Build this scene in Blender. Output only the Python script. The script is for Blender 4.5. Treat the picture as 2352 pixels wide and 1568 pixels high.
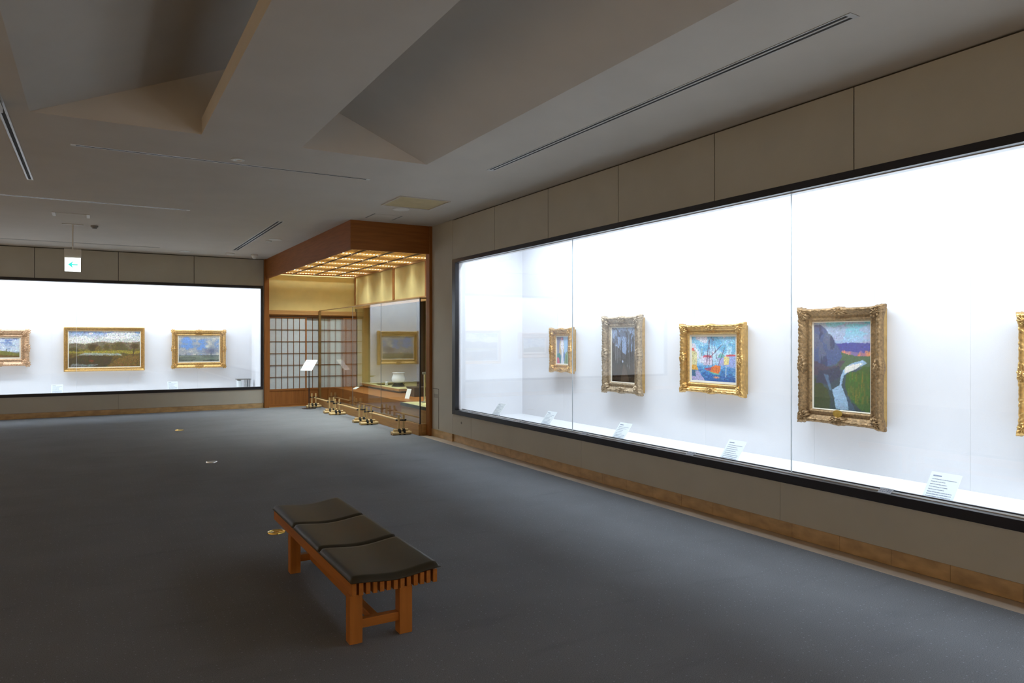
import bpy, bmesh, math, random
import numpy as np
from mathutils import Vector, Matrix

# ------------------------------------------------------------------ clear
for o in list(bpy.data.objects):
    bpy.data.objects.remove(o, do_unlink=True)
SC = bpy.context.scene
COL = SC.collection
R = math.radians

# ------------------------------------------------------------------ camera, world, exposure, large lights
cam_d = bpy.data.cameras.new('camera')
cam = bpy.data.objects.new('camera', cam_d)
COL.objects.link(cam)
cam.location = (0, 0, 1.5)
cam.rotation_euler = (R(90), 0, R(-30.3))
cam_d.sensor_width = 36.0
cam_d.lens = 36.0 * 1640.0 / 2352.0
cam_d.shift_y = -4.5 / 2352.0
cam_d.clip_end = 200
SC.camera = cam

world = bpy.data.worlds.new('world')
SC.world = world
world.use_nodes = True
bg = world.node_tree.nodes['Background']
bg.inputs[0].default_value = (1.0, 0.9, 0.75, 1)
bg.inputs[1].default_value = 0.0

vs = SC.view_settings
vs.view_transform = 'Standard'
vs.look = 'None'
vs.gamma = 1.0
vs.use_curve_mapping = False
vs.exposure = 0.0

W = 4.55        # right wall plane
D = 16.33       # far wall plane
ZC = 3.264      # ceiling
XL = -7.0       # left wall
YB = -4.5       # back wall
CASE_Z0, CASE_Z1 = 0.407, 2.676
CASE_FLOOR = 0.36
CASE_TOP = 3.02
RB = 5.69       # back of right case
FB = 17.47      # back of far case
CASE_W = 20.5   # watts for each metre of case lamp
ALC_W = 11.5    # watts for each alcove lamp
WASH_W = 500.0   # watts for each added warm downlight out of view


def area(name, loc, rot, sx, sy, power, col, spread=180):
    l = bpy.data.lights.new(name, 'AREA')
    l.shape = 'RECTANGLE'
    l.size, l.size_y = sx, sy
    l.energy = power
    l.color = col
    l.spread = R(spread)
    o = bpy.data.objects.new(name, l)
    COL.objects.link(o)
    o.location = loc
    o.rotation_euler = rot
    return o


COOL = (0.74, 0.86, 1.0)
NEUTRAL = (0.86, 0.97, 1.0)
WARM = (1.0, 0.69, 0.40)
for k in range(4):                                  # tubes in the top of the right display case
    yc = 8.95 - 2.92 * (k + 0.5)
    area('case_tube_light', (4.88, yc, 2.990), (0, R(-6), 0), 0.16, 2.86, CASE_W * 2.86, COOL)
for k in range(3):                                  # tubes in the top of the far display case
    xc = 2.95 - 2.92 * (k + 0.5)
    area('case_tube_light', (xc, 16.66, 2.990), (R(6), 0, 0), 2.86, 0.16, CASE_W * 2.86, COOL)
LAMP_Y = (16.2, 15.475, 14.515, 13.713, 12.862, 12.02, 11.15)
for ly in LAMP_Y:                                   # tubes above the alcove lattice
    area('alcove_tube_light', (4.28, ly, 3.20), (0, 0, 0), 1.9, 0.05, ALC_W * 1.8, NEUTRAL)
    if ly < 16:
        area('alcove_slot_light', (4.20, ly, 2.970), (0, 0, 0), 1.7, 0.03, ALC_W * 1.7, NEUTRAL, 115)
WASH = [(-5.6, y) for y in (-3, 0, 3, 6, 9, 12, 15)] + [(x, -3.3) for x in (-3, 0, 3)]
for wx, wy in WASH:                                  # unseen downlights added for the room's warm light; source and placement assumed
    l = bpy.data.lights.new('unseen_wash_light', 'SPOT')
    l.energy, l.color, l.spot_size, l.spot_blend, l.shadow_soft_size = WASH_W, WARM, R(110), 0.6, 0.05
    o = bpy.data.objects.new('unseen_wash_light', l)
    COL.objects.link(o)
    o.location = (wx, wy, 3.235)
    o.rotation_euler = (0, R(18), 0) if wx < -5 else (R(-18), 0, 0)

# ------------------------------------------------------------------ materials
MATS = {}


def nodes_of(m):
    m.use_nodes = True
    nt = m.node_tree
    return nt, nt.nodes, nt.links, nt.nodes['Principled BSDF']


def mat(name, col, rough=0.6, metal=0.0, var=0.12, scale=6.0, stretch=(1, 1, 1), bump=0.0, bscale=60.0,
        coat=0.0, spec=0.5, trans=0.0):
    if name in MATS:
        return MATS[name]
    m = bpy.data.materials.new(name)
    nt, N, L, P = nodes_of(m)
    tc = N.new('ShaderNodeTexCoord')
    mp = N.new('ShaderNodeMapping')
    mp.inputs['Scale'].default_value = stretch
    L.new(tc.outputs['Object'], mp.inputs['Vector'])
    nz = N.new('ShaderNodeTexNoise')
    nz.inputs['Scale'].default_value = scale
    nz.inputs['Detail'].default_value = 6
    L.new(mp.outputs[0], nz.inputs['Vector'])
    rp = N.new('ShaderNodeValToRGB')
    a = [max(0, c * (1 - var)) for c in col]
    b = [min(1, c * (1 + var)) for c in col]
    rp.color_ramp.elements[0].position = 0.3
    rp.color_ramp.elements[1].position = 0.7
    rp.color_ramp.elements[0].color = (*a, 1)
    rp.color_ramp.elements[1].color = (*b, 1)
    L.new(nz.outputs['Fac'], rp.inputs[0])
    L.new(rp.outputs[0], P.inputs['Base Color'])
    P.inputs['Roughness'].default_value = rough
    P.inputs['Metallic'].default_value = metal
    P.inputs['Specular IOR Level'].default_value = spec
    P.inputs['Coat Weight'].default_value = coat
    if trans:
        P.inputs['Transmission Weight'].default_value = trans
    if bump:
        n2 = N.new('ShaderNodeTexNoise')
        n2.inputs['Scale'].default_value = bscale
        n2.inputs['Detail'].default_value = 4
        L.new(mp.outputs[0], n2.inputs['Vector'])
        bp = N.new('ShaderNodeBump')
        bp.inputs['Strength'].default_value = bump
        bp.inputs['Distance'].default_value = 0.004
        L.new(n2.outputs['Fac'], bp.inputs['Height'])
        L.new(bp.outputs[0], P.inputs['Normal'])
    MATS[name] = m
    return m


def wood(name, col, axis, rough=0.45, var=0.16):
    st = [14, 14, 14]
    st[axis] = 0.9
    return mat(name, col, rough=rough, var=var, scale=2.2, stretch=st, bump=0.08, bscale=6.0, spec=0.25)


def emit(name, col, strength):
    if name in MATS:
        return MATS[name]
    m = bpy.data.materials.new(name)
    nt, N, L, P = nodes_of(m)
    P.inputs['Base Color'].default_value = (*col, 1)
    P.inputs['Emission Color'].default_value = (*col, 1)
    P.inputs['Emission Strength'].default_value = strength
    MATS[name] = m
    return m


def glass(name, tint):
    m = bpy.data.materials.new(name)
    nt, N, L, P = nodes_of(m)
    N.remove(P)
    out = N['Material Output']
    geo = N.new('ShaderNodeNewGeometry')
    dot = N.new('ShaderNodeVectorMath')
    dot.operation = 'DOT_PRODUCT'
    L.new(geo.outputs['Normal'], dot.inputs[0])
    L.new(geo.outputs['Incoming'], dot.inputs[1])
    ab = N.new('ShaderNodeMath'); ab.operation = 'ABSOLUTE'
    L.new(dot.outputs['Value'], ab.inputs[0])
    om = N.new('ShaderNodeMath'); om.operation = 'SUBTRACT'
    om.inputs[0].default_value = 1.0
    L.new(ab.outputs[0], om.inputs[1])
    pw = N.new('ShaderNodeMath'); pw.operation = 'POWER'
    pw.inputs[1].default_value = 5.0
    L.new(om.outputs[0], pw.inputs[0])
    ma = N.new('ShaderNodeMath'); ma.operation = 'MULTIPLY_ADD'
    ma.inputs[1].default_value = 0.957
    ma.inputs[2].default_value = 0.043
    L.new(pw.outputs[0], ma.inputs[0])
    tr = N.new('ShaderNodeBsdfTransparent')
    tr.inputs[0].default_value = (*tint, 1)
    gl = N.new('ShaderNodeBsdfGlossy')
    gl.inputs['Roughness'].default_value = 0.0
    gl.inputs['Color'].default_value = (1, 1, 1, 1)
    mx = N.new('ShaderNodeMixShader')
    L.new(ma.outputs[0], mx.inputs[0])
    L.new(tr.outputs[0], mx.inputs[1])
    L.new(gl.outputs[0], mx.inputs[2])
    L.new(mx.outputs[0], out.inputs['Surface'])
    MATS[name] = m
    return m


def translucent(name, col, mix=0.5):
    m = bpy.data.materials.new(name)
    nt, N, L, P = nodes_of(m)
    out = N['Material Output']
    tc = N.new('ShaderNodeTexCoord')
    nz = N.new('ShaderNodeTexNoise')
    nz.inputs['Scale'].default_value = 18
    L.new(tc.outputs['Object'], nz.inputs['Vector'])
    rp = N.new('ShaderNodeValToRGB')
    rp.color_ramp.elements[0].color = (*[c * 0.85 for c in col], 1)
    rp.color_ramp.elements[1].color = (*col, 1)
    L.new(nz.outputs['Fac'], rp.inputs[0])
    L.new(rp.outputs[0], P.inputs['Base Color'])
    P.inputs['Roughness'].default_value = 0.7
    tl = N.new('ShaderNodeBsdfTranslucent')
    L.new(rp.outputs[0], tl.inputs[0])
    mx = N.new('ShaderNodeMixShader')
    mx.inputs[0].default_value = mix
    L.new(P.outputs[0], mx.inputs[1])
    L.new(tl.outputs[0], mx.inputs[2])
    L.new(mx.outputs[0], out.inputs['Surface'])
    MATS[name] = m
    return m


def carpet_mat():
    m = bpy.data.materials.new('carpet')
    nt, N, L, P = nodes_of(m)
    tc = N.new('ShaderNodeTexCoord')
    n1 = N.new('ShaderNodeTexNoise'); n1.inputs['Scale'].default_value = 1.6; n1.inputs['Detail'].default_value = 8
    L.new(tc.outputs['Object'], n1.inputs['Vector'])
    r1 = N.new('ShaderNodeValToRGB')
    r1.color_ramp.elements[0].position = 0.3; r1.color_ramp.elements[1].position = 0.7
    r1.color_ramp.elements[0].color = (0.186, 0.190, 0.198, 1)
    r1.color_ramp.elements[1].color = (0.213, 0.218, 0.228, 1)
    L.new(n1.outputs['Fac'], r1.inputs[0])
    n2 = N.new('ShaderNodeTexNoise'); n2.inputs['Scale'].default_value = 220; n2.inputs['Detail'].default_value = 3
    L.new(tc.outputs['Object'], n2.inputs['Vector'])
    mx = N.new('ShaderNodeMix'); mx.data_type = 'RGBA'; mx.blend_type = 'MULTIPLY'
    mx.inputs['Factor'].default_value = 0.55
    r2 = N.new('ShaderNodeValToRGB')
    r2.color_ramp.elements[0].position = 0.32; r2.color_ramp.elements[1].position = 0.68
    r2.color_ramp.elements[0].color = (0.45, 0.45, 0.45, 1)
    r2.color_ramp.elements[1].color = (1.25, 1.25, 1.25, 1)
    L.new(n2.outputs['Fac'], r2.inputs[0])
    L.new(r1.outputs[0], mx.inputs['A'])
    L.new(r2.outputs[0], mx.inputs['B'])
    # small pale flecks in a regular weave
    vo = N.new('ShaderNodeTexVoronoi'); vo.inputs['Scale'].default_value = 25.0
    vo.inputs['Randomness'].default_value = 0.25
    L.new(tc.outputs['Object'], vo.inputs['Vector'])
    lt = N.new('ShaderNodeMath'); lt.operation = 'LESS_THAN'; lt.inputs[1].default_value = 0.10
    L.new(vo.outputs['Distance'], lt.inputs[0])
    fm = N.new('ShaderNodeMath'); fm.operation = 'MULTIPLY'; fm.inputs[1].default_value = 0.55
    L.new(lt.outputs[0], fm.inputs[0])
    m2 = N.new('ShaderNodeMix'); m2.data_type = 'RGBA'
    L.new(fm.outputs[0], m2.inputs['Factor'])
    L.new(mx.outputs['Result'], m2.inputs['A'])
    m2.inputs['B'].default_value = (0.34, 0.36, 0.40, 1)
    # worn darker smears
    n3 = N.new('ShaderNodeTexNoise'); n3.inputs['Scale'].default_value = 2.3; n3.inputs['Detail'].default_value = 3
    mp = N.new('ShaderNodeMapping'); mp.inputs['Scale'].default_value = (0.6, 2.4, 1); mp.inputs['Rotation'].default_value = (0, 0, 0.5)
    L.new(tc.outputs['Object'], mp.inputs['Vector']); L.new(mp.outputs[0], n3.inputs['Vector'])
    r3 = N.new('ShaderNodeValToRGB')
    r3.color_ramp.elements[0].position = 0.60; r3.color_ramp.elements[1].position = 0.78
    r3.color_ramp.elements[0].color = (1, 1, 1, 1); r3.color_ramp.elements[1].color = (0.84, 0.84, 0.85, 1)
    L.new(n3.outputs['Fac'], r3.inputs[0])
    m3 = N.new('ShaderNodeMix'); m3.data_type = 'RGBA'; m3.blend_type = 'MULTIPLY'; m3.inputs['Factor'].default_value = 0.8
    L.new(m2.outputs['Result'], m3.inputs['A']); L.new(r3.outputs[0], m3.inputs['B'])
    L.new(m3.outputs['Result'], P.inputs['Base Color'])
    P.inputs['Roughness'].default_value = 0.95
    P.inputs['Specular IOR Level'].default_value = 0.15
    bp = N.new('ShaderNodeBump'); bp.inputs['Strength'].default_value = 0.35; bp.inputs['Distance'].default_value = 0.004
    L.new(n2.outputs['Fac'], bp.inputs['Height']); L.new(bp.outputs[0], P.inputs['Normal'])
    MATS['carpet'] = m
    return m


def canvas_mat(name, rough):
    m = bpy.data.materials.new(name)
    nt, N, L, P = nodes_of(m)
    at = N.new('ShaderNodeAttribute'); at.attribute_name = 'paint'
    L.new(at.outputs['Color'], P.inputs['Base Color'])
    P.inputs['Roughness'].default_value = rough
    tc = N.new('ShaderNodeTexCoord')
    nz = N.new('ShaderNodeTexNoise'); nz.inputs['Scale'].default_value = 90
    L.new(tc.outputs['Object'], nz.inputs['Vector'])
    if rough > 0.2:
        bp = N.new('ShaderNodeBump'); bp.inputs['Strength'].default_value = 0.25; bp.inputs['Distance'].default_value = 0.002
        L.new(nz.outputs['Fac'], bp.inputs['Height']); L.new(bp.outputs[0], P.inputs['Normal'])
    MATS[name] = m
    return m


carpet_mat()
mat('wall', (0.50, 0.49, 0.44), rough=0.85, var=0.035, scale=3, bump=0.15, bscale=180)
mat('joint', (0.05, 0.045, 0.04), rough=0.9)
mat('ceiling', (0.61, 0.560, 0.495), rough=0.9, var=0.03, scale=2, bump=0.05, bscale=120)
mat('stone', (0.52, 0.35, 0.175), rough=0.28, var=0.22, scale=7, stretch=(1, 1, 2))
mat('stone_pale', (0.52, 0.43, 0.34), rough=0.35, var=0.16, scale=5, stretch=(3, .5, 1))
mat('black_metal', (0.012, 0.012, 0.020), rough=0.30, var=0.1, metal=0.0)
mat('case_white', (0.83, 0.82, 0.835), rough=0.9, var=0.015, scale=3, bump=0.2, bscale=200)
mat('case_floor', (0.93, 0.93, 0.93), rough=0.35, var=0.01)
mat('seam', (0.60, 0.59, 0.60), rough=0.9)
glass('case_glass', (0.985, 0.995, 0.99))
glass('alcove_glass', (0.97, 0.985, 0.955))
mat('gold', (0.58, 0.34, 0.11), rough=0.36, metal=0.75, var=0.35, scale=45, bump=0.6, bscale=90)
mat('gold_dark', (0.27, 0.165, 0.075), rough=0.45, metal=0.65, var=0.45, scale=50, bump=0.8, bscale=80)
mat('gold_bright', (0.62, 0.375, 0.125), rough=0.30, metal=0.8, var=0.25, scale=40, bump=0.4, bscale=90)
mat('gold_grey', (0.40, 0.30, 0.19), rough=0.45, metal=0.6, var=0.4, scale=45, bump=0.7, bscale=80)
mat('gold_rose', (0.55, 0.34, 0.20), rough=0.45, metal=0.5, var=0.35, scale=40, bump=0.6, bscale=70)
mat('frame_side', (0.45, 0.28, 0.09), rough=0.5, metal=0.3, var=0.2, scale=20)
mat('liner', (0.75, 0.68, 0.55), rough=0.7, var=0.05)
canvas_mat('canvas_oil', 0.55)
canvas_mat('canvas_glazed', 0.03)
mat('paper', (0.90, 0.94, 0.95), rough=0.7, var=0.01)
mat('ink', (0.30, 0.34, 0.45), rough=0.8)
mat('acrylic', (0.55, 0.58, 0.62), rough=0.15, var=0.1, scale=60)
mat('wire', (0.70, 0.71, 0.74), rough=0.5, metal=0.2)
wood('wood_x', (0.30, 0.115, 0.030), 0)
wood('wood_y', (0.30, 0.115, 0.030), 1)
wood('wood_z', (0.30, 0.115, 0.030), 2)
wood('wood_pale_x', (0.44, 0.245, 0.09), 0)
wood('wood_pale_y', (0.44, 0.245, 0.09), 1)
wood('wood_pale_z', (0.44, 0.245, 0.09), 2)
wood('bench_wood_y', (0.46, 0.17, 0.035), 1, rough=0.4)
wood('bench_wood_z', (0.46, 0.17, 0.035), 2, rough=0.4)
wood('bench_wood_x', (0.46, 0.17, 0.035), 0, rough=0.4)
mat('leather', (0.036, 0.030, 0.018), rough=0.45, var=0.12, scale=3, bump=0.12, bscale=260, spec=0.3)
mat('plaster_ochre', (0.60, 0.50, 0.215), rough=0.92, var=0.06, scale=4, bump=0.3, bscale=220)
translucent('shoji_paper', (0.78, 0.86, 0.90), 0.25)
translucent('reed', (0.80, 0.58, 0.24), 0.45)
translucent('glass_edge', (0.85, 0.88, 0.90), 0.9)
wood('fascia_x', (0.30, 0.105, 0.024), 0, rough=0.5)
wood('fascia_y', (0.30, 0.105, 0.024), 1, rough=0.5)
wood('bar_x', (0.20, 0.085, 0.025), 0)
wood('bar_z', (0.20, 0.085, 0.025), 2)
mat('dark_wood', (0.06, 0.035, 0.02), rough=0.4, var=0.2)
mat('bronze', (0.34, 0.22, 0.09), rough=0.35, metal=0.7, var=0.1)
mat('bamboo', (0.62, 0.44, 0.20), rough=0.35, var=0.18, scale=9)
mat('rope', (0.015, 0.012, 0.010), rough=0.8)
mat('tatami', (0.55, 0.50, 0.24), rough=0.75, var=0.1, scale=3, stretch=(90, 1, 1), bump=0.3, bscale=8)
mat('tatami_edge', (0.05, 0.06, 0.045), rough=0.8)
mat('porcelain', (0.72, 0.75, 0.78), rough=0.12, var=0.03, coat=0.5)
mat('lacquer', (0.01, 0.008, 0.007), rough=0.12, coat=1.0)
mat('steel', (0.6, 0.6, 0.6), rough=0.3, metal=0.9, var=0.1)
mat('chrome', (0.8, 0.8, 0.78), rough=0.2, metal=1.0, var=0.05)
mat('brass', (0.75, 0.52, 0.12), rough=0.25, metal=0.9, var=0.15, scale=30)
mat('white_plastic', (0.72, 0.71, 0.67), rough=0.45, var=0.03)
mat('grey_plastic', (0.22, 0.21, 0.19), rough=0.5, var=0.05)
mat('hatch_panel', (0.55, 0.44, 0.24), rough=0.6, var=0.08)
mat('slot_dark', (0.015, 0.014, 0.012), rough=0.7)
mat('alu', (0.55, 0.54, 0.52), rough=0.35, metal=0.6, var=0.05)
emit('sign_white', (0.95, 1.0, 0.98), 2.2)
emit('sign_green', (0.05, 0.75, 0.62), 1.0)
emit('tube_warm', (1.0, 0.95, 0.82), 4.5)
emit('tube_cool', (0.93, 0.97, 1.0), 6.0)

# ------------------------------------------------------------------ helpers


def root_loc(o):
    while o.parent:
        o = o.parent
    return o.location


def obj(name, bm, m, parent=None, local=False, smooth=False, origin=None):
    """links one mesh object; bm is in world coordinates unless local"""
    off = Vector((0, 0, 0))
    if parent is not None and not local:
        off = Vector(root_loc(parent))
    elif origin is not None:
        off = Vector(origin)
    if off.length > 0:
        bmesh.ops.translate(bm, verts=bm.verts, vec=-off)
    me = bpy.data.meshes.new(name)
    if smooth:
        for f in bm.faces:
            f.smooth = True
    bm.to_mesh(me)
    bm.free()
    me.materials.append(MATS[m])
    o = bpy.data.objects.new(name, me)
    COL.objects.link(o)
    if parent is not None:
        o.parent = parent
    elif origin is not None:
        o.location = origin
    return o


def tag(o, label, cat=None, group=None, kind=None):
    o['label'] = label
    if cat:
        o['category'] = cat
    if group:
        o['group'] = group
    if kind:
        o['kind'] = kind
    return o


def thing(name, label, cat, loc=(0, 0, 0), rz=0.0, group=None, kind=None):
    o = bpy.data.objects.new(name, None)
    COL.objects.link(o)
    o.empty_display_size = 0.1
    o.location = loc
    o.rotation_euler = (0, 0, rz)
    return tag(o, label, cat, group, kind)


def B(*boxes, bev=0.0):
    bm = bmesh.new()
    for (x0, x1, y0, y1, z0, z1) in boxes:
        r = bmesh.ops.create_cube(bm, size=1.0)
        bmesh.ops.scale(bm, verts=r['verts'], vec=(x1 - x0, y1 - y0, z1 - z0))
        bmesh.ops.translate(bm, verts=r['verts'], vec=((x0 + x1) / 2, (y0 + y1) / 2, (z0 + z1) / 2))
    if bev:
        bmesh.ops.bevel(bm, geom=list(bm.edges), offset=bev, segments=2, profile=0.6, affect='EDGES')
    return bm


def tube(bm, p0, p1, r0, r1=None, n=12, cap=True):
    r1 = r0 if r1 is None else r1
    p0 = Vector(p0); p1 = Vector(p1)
    d = p1 - p0
    ln = d.length
    res = bmesh.ops.create_cone(bm, cap_ends=cap, segments=n, radius1=r0, radius2=r1, depth=ln)
    q = Vector((0, 0, 1)).rotation_difference(d.normalized())
    bmesh.ops.transform(bm, verts=res['verts'], matrix=Matrix.Translation((p0 + p1) / 2) @ q.to_matrix().to_4x4())
    return bm


def T(p0, p1, r0, r1=None, n=12):
    return tube(bmesh.new(), p0, p1, r0, r1, n)


def lathe(profile, n=32, loc=(0, 0, 0)):
    bm = bmesh.new()
    rings = []
    for (r, z) in profile:
        if r < 1e-6:
            rings.append([bm.verts.new((loc[0], loc[1], loc[2] + z))])
        else:
            rings.append([bm.verts.new((loc[0] + r * math.cos(2 * math.pi * k / n), loc[1] + r * math.sin(2 * math.pi * k / n), loc[2] + z)) for k in range(n)])
    for a, b in zip(rings[:-1], rings[1:]):
        for k in range(n):
            k2 = (k + 1) % n
            if len(a) == 1 and len(b) > 1:
                bm.faces.new((a[0], b[k2], b[k]))
            elif len(b) == 1 and len(a) > 1:
                bm.faces.new((a[k], a[k2], b[0]))
            elif len(a) > 1:
                bm.faces.new((a[k], a[k2], b[k2], b[k]))
    bmesh.ops.recalc_face_normals(bm, faces=bm.faces)
    return bm


def polymesh(verts, faces):
    bm = bmesh.new()
    vv = [bm.verts.new(v) for v in verts]
    for f in faces:
        bm.faces.new([vv[i] for i in f])
    return bm


def struct(name, bm, m, label, parent=None):
    o = obj(name, bm, m, parent)
    if parent is None:
        tag(o, label, None, None, 'structure')
    return o


# ------------------------------------------------------------------ the room shell
CARPET_X = 4.38
tag(obj('floor', B((XL, CARPET_X, YB, D, -0.06, 0.0)), 'carpet'), 'blue grey woven carpet with tiny pale flecks', 'floor', None, 'structure')

GX0, GX1, GXC = -0.437, 2.892, 1.2275
GY0, GY1 = -2.6, 6.655
GZ = ZC + 0.70
bm = bmesh.new()
def quad(*pts):
    bm.faces.new([bm.verts.new(p) for p in pts])
cx1 = W + 0.12
quad((XL, YB, ZC), (GX0, YB, ZC), (GX0, D, ZC), (XL, D, ZC))
quad((GX1, YB, ZC), (cx1, YB, ZC), (cx1, 10.29, ZC), (GX1, 10.29, ZC))
quad((GX1, 10.29, ZC), (3.27, 10.29, ZC), (3.27, D, ZC), (GX1, D, ZC))
quad((GX0, YB, ZC), (GX1, YB, ZC), (GX1, GY0, ZC), (GX0, GY0, ZC))
quad((GX0, GY1, ZC), (GX1, GY1, ZC), (GX1, D, ZC), (GX0, D, ZC))
quad((GX0, GY0, ZC), (GX0, GY1, ZC), (GXC, GY1, GZ), (GXC, GY0, GZ))
quad((GXC, GY0, GZ), (GXC, GY1, GZ), (GX1, GY1, ZC), (GX1, GY0, ZC))
quad((GX0, GY1, ZC), (GX1, GY1, ZC), (GXC, GY1, GZ))
quad((GX1, GY0, ZC), (GX0, GY0, ZC), (GXC, GY0, GZ))
bmesh.ops.remove_doubles(bm, verts=bm.verts, dist=1e-5)
bmesh.ops.recalc_face_normals(bm, faces=bm.faces)
tag(obj('ceiling', bm, 'ceiling'), 'off white plaster ceiling with a long shallow gabled recess', 'ceiling', None, 'structure')
tag(obj('trim_1', B((0.794, 1.640, GY0, GY1 + 0.01, ZC, ZC + 0.14)), 'ceiling'), 'flat plaster boxed beam running under the gabled ceiling recess', 'beam', None, 'structure')

# --- right wall: backing with separate panels
YSEAM = [9.514, 8.241, 6.954, 5.667, 4.374, 3.083, 1.796, 0.509, -0.778, -2.065, -3.30, YB]
FY0, FY1 = -2.26, 9.515          # case frame extent
g = 0.005
wr = struct('wall_right', B((W + 0.014, W + 0.10, YB, 10.25, CASE_Z1 - .02, ZC), (W + 0.014, W + 0.10, YB, 10.25, 0.0, CASE_Z0 + .02),
                            (W + 0.014, W + 0.10, 9.50, 10.25, 0, ZC), (W + 0.014, W + 0.10, YB, FY0 + .01, 0, ZC)), 'joint',
            'dark recess behind the beige panels of the right wall')
wr['label'] = 'beige panelled right wall around the long lit display case'
wr['category'] = 'wall'
for a, b in zip(YSEAM[:-1], YSEAM[1:]):
    obj('wall_panel', B((W, W + 0.03, b + g, a - g, CASE_Z1, ZC - 0.014)), 'wall', wr)
for a, b in zip([9.514, 8.909, 6.30, 3.70, 1.10, -1.5, YB][:-1], [8.909, 6.30, 3.70, 1.10, -1.5, YB]):
    obj('wall_panel', B((W, W + 0.03, b + .0015, a - .0015, 0.112, CASE_Z0)), 'wall', wr)
obj('wall_panel', B((W, W + 0.03, 9.518, 10.25, 0.112, ZC)), 'wall', wr)
obj('wall_panel', B((W, W + 0.03, YB, FY0 - g, CASE_Z0, CASE_Z1)), 'wall', wr)
# access flap with three slots
fl = obj('access_flap', B((W - 0.003, W + 0.01, 10.012, 10.228, 0.13, 0.738)), 'wall', wr)
obj('flap_edge', B((W - 0.002, W + .01, 10.006, 10.012, .13, .744), (W - 0.002, W + .01, 10.006, 10.234, .738, .744)), 'joint', wr)
for yy in (10.17, 10.12, 10.07):
    obj('slot', B((W - 0.006, W - .003, yy - .012, yy + .006, .60, .66)), 'grey_plastic', fl)
obj('wall_socket', T((W - .004, 9.225, .302), (W + .01, 9.225, .302), .018), 'grey_plastic', wr)

# --- baseboard of stone pieces and the pale stone strip along the carpet
br = struct('baseboard_right', B((W + .022, W + .06, YB, 9.50, 0, .112)), 'joint', 'amber stone baseboard in short lengths under the right wall')
br['category'] = 'baseboard'
ys = [9.50, 8.909, 8.559, 8.2, 7.841, 7.459, 7.094, 6.7, 6.32, 5.94, 5.55, 5.16, 4.78, 4.4, 4.0, 3.6, 3.2, 2.82, 2.44, 2.04, 1.6, .8, 0, -.8, -1.6, -2.4, -3.2, YB]
for a, b in zip(ys[:-1], ys[1:]):
    obj('stone_tile', B((W + .010, W + .03, b + .001, a - .001, 0.002, .108)), 'stone', br)
obj('stone_tile', B((W - .012, W + .02, 9.512, 10.25, 0, .112)), 'stone', br)
st = struct('trim_2', B((CARPET_X, W + .03, YB, 10.37, -.06, -.004)), 'joint', 'pale stone strip between carpet and right baseboard')
st['category'] = 'floor strip'
for k in range(19):
    a = 10.37 - k * .80
    b = max(a - .80, YB)
    if b < a:
        obj('stone_slab', B((CARPET_X, W + .03, b + .001, a - .001, -.05, .0)), 'stone_pale', st)

# --- far wall
XS = [3.214, 1.804, 0.409, -0.993, -2.39, -3.79, -5.19, XL]
FX0, FX1 = -5.75, 3.196
wf = struct('wall_far', B((XL, 3.214, D + .014, D + .10, CASE_Z1 - .02, ZC), (XL, 3.214, D + .014, D + .10, 0, CASE_Z0 + .02),
                          (FX1 - .01, 3.214, D + .014, D + .10, 0, ZC), (XL, FX0 + .01, D + .014, D + .10, 0, ZC)), 'joint',
            'beige panelled far wall around the second lit display case')
wf['category'] = 'wall'
for a, b in zip(XS[:-1], XS[1:]):
    obj('wall_panel', B((b + g, a - g, D, D + .03, CASE_Z1, ZC - .014)), 'wall', wf)
obj('wall_panel', B((XL, FX0, D, D + .03, CASE_Z0, CASE_Z1)), 'wall', wf)
for a, b in zip([3.214, .409, -2.39, -5.19], [.409, -2.39, -5.19, XL]):
    obj('wall_panel', B((b + .0015, a - .0015, D, D + .03, .105, CASE_Z0)), 'wall', wf)
obj('wall_panel', B((FX1, 3.212, D, D + .03, CASE_Z0, CASE_Z1)), 'wall', wf)
bf = struct('baseboard_far', B((XL, 3.21, D + .006, D + .06, 0, .104)), 'joint', 'amber stone baseboard in long pieces under the far wall')
bf['category'] = 'baseboard'
xs = [3.208, 2.688, 1.9, 1.1, .3, -.5, -1.3, -2.1, -2.9, -3.7, -4.5, -5.3, -6.1, XL]
for a, b in zip(xs[:-1], xs[1:]):
    obj('stone_tile', B((b + .001, a - .001, D - .004, D + .02, 0, .102)), 'stone', bf)
# --- left and back walls (outside the picture)
struct('wall_left', B((XL - .1, XL, YB, D + .1, 0, ZC)), 'wall', 'plain beige left wall')['category'] = 'wall'
struct('wall_back', B((XL, W + .1, YB - .1, YB, 0, ZC)), 'wall', 'plain beige wall behind the bench')['category'] = 'wall'

# ------------------------------------------------------------------ display cases
def frame_bars(bms, parent):
    for nm, b in bms:
        obj(nm, b, 'black_metal', parent)

FB_ = 0.062
# right case
rc = thing('display_case', 'long lit glass display case with black frame in right wall, five gilt paintings inside', 'display case', (W, 4.0, 0))
obj('frame_rail', B((W - .012, W + .05, FY0, FY1, CASE_Z0, CASE_Z0 + .066), bev=.002), 'black_metal', rc)
obj('frame_rail', B((W - .012, W + .05, FY0, FY1, CASE_Z1 - .055, CASE_Z1), bev=.002), 'black_metal', rc)
obj('frame_stile', B((W - .012, W + .05, FY1 - .105, FY1, CASE_Z0 + .066, CASE_Z1 - .055), bev=.002), 'black_metal', rc)
obj('frame_stile', B((W - .012, W + .05, FY0, FY0 + .1, CASE_Z0 + .066, CASE_Z1 - .055), bev=.002), 'black_metal', rc)
obj('sill_channel', B((W + .05, W + .12, FY0, FY1, CASE_Z0, CASE_Z0 + .070)), 'alu', rc)
obj('head_channel', B((W + .05, W + .12, FY0, FY1, CASE_Z1 - .060, CASE_Z1 + .02)), 'alu', rc)
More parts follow.
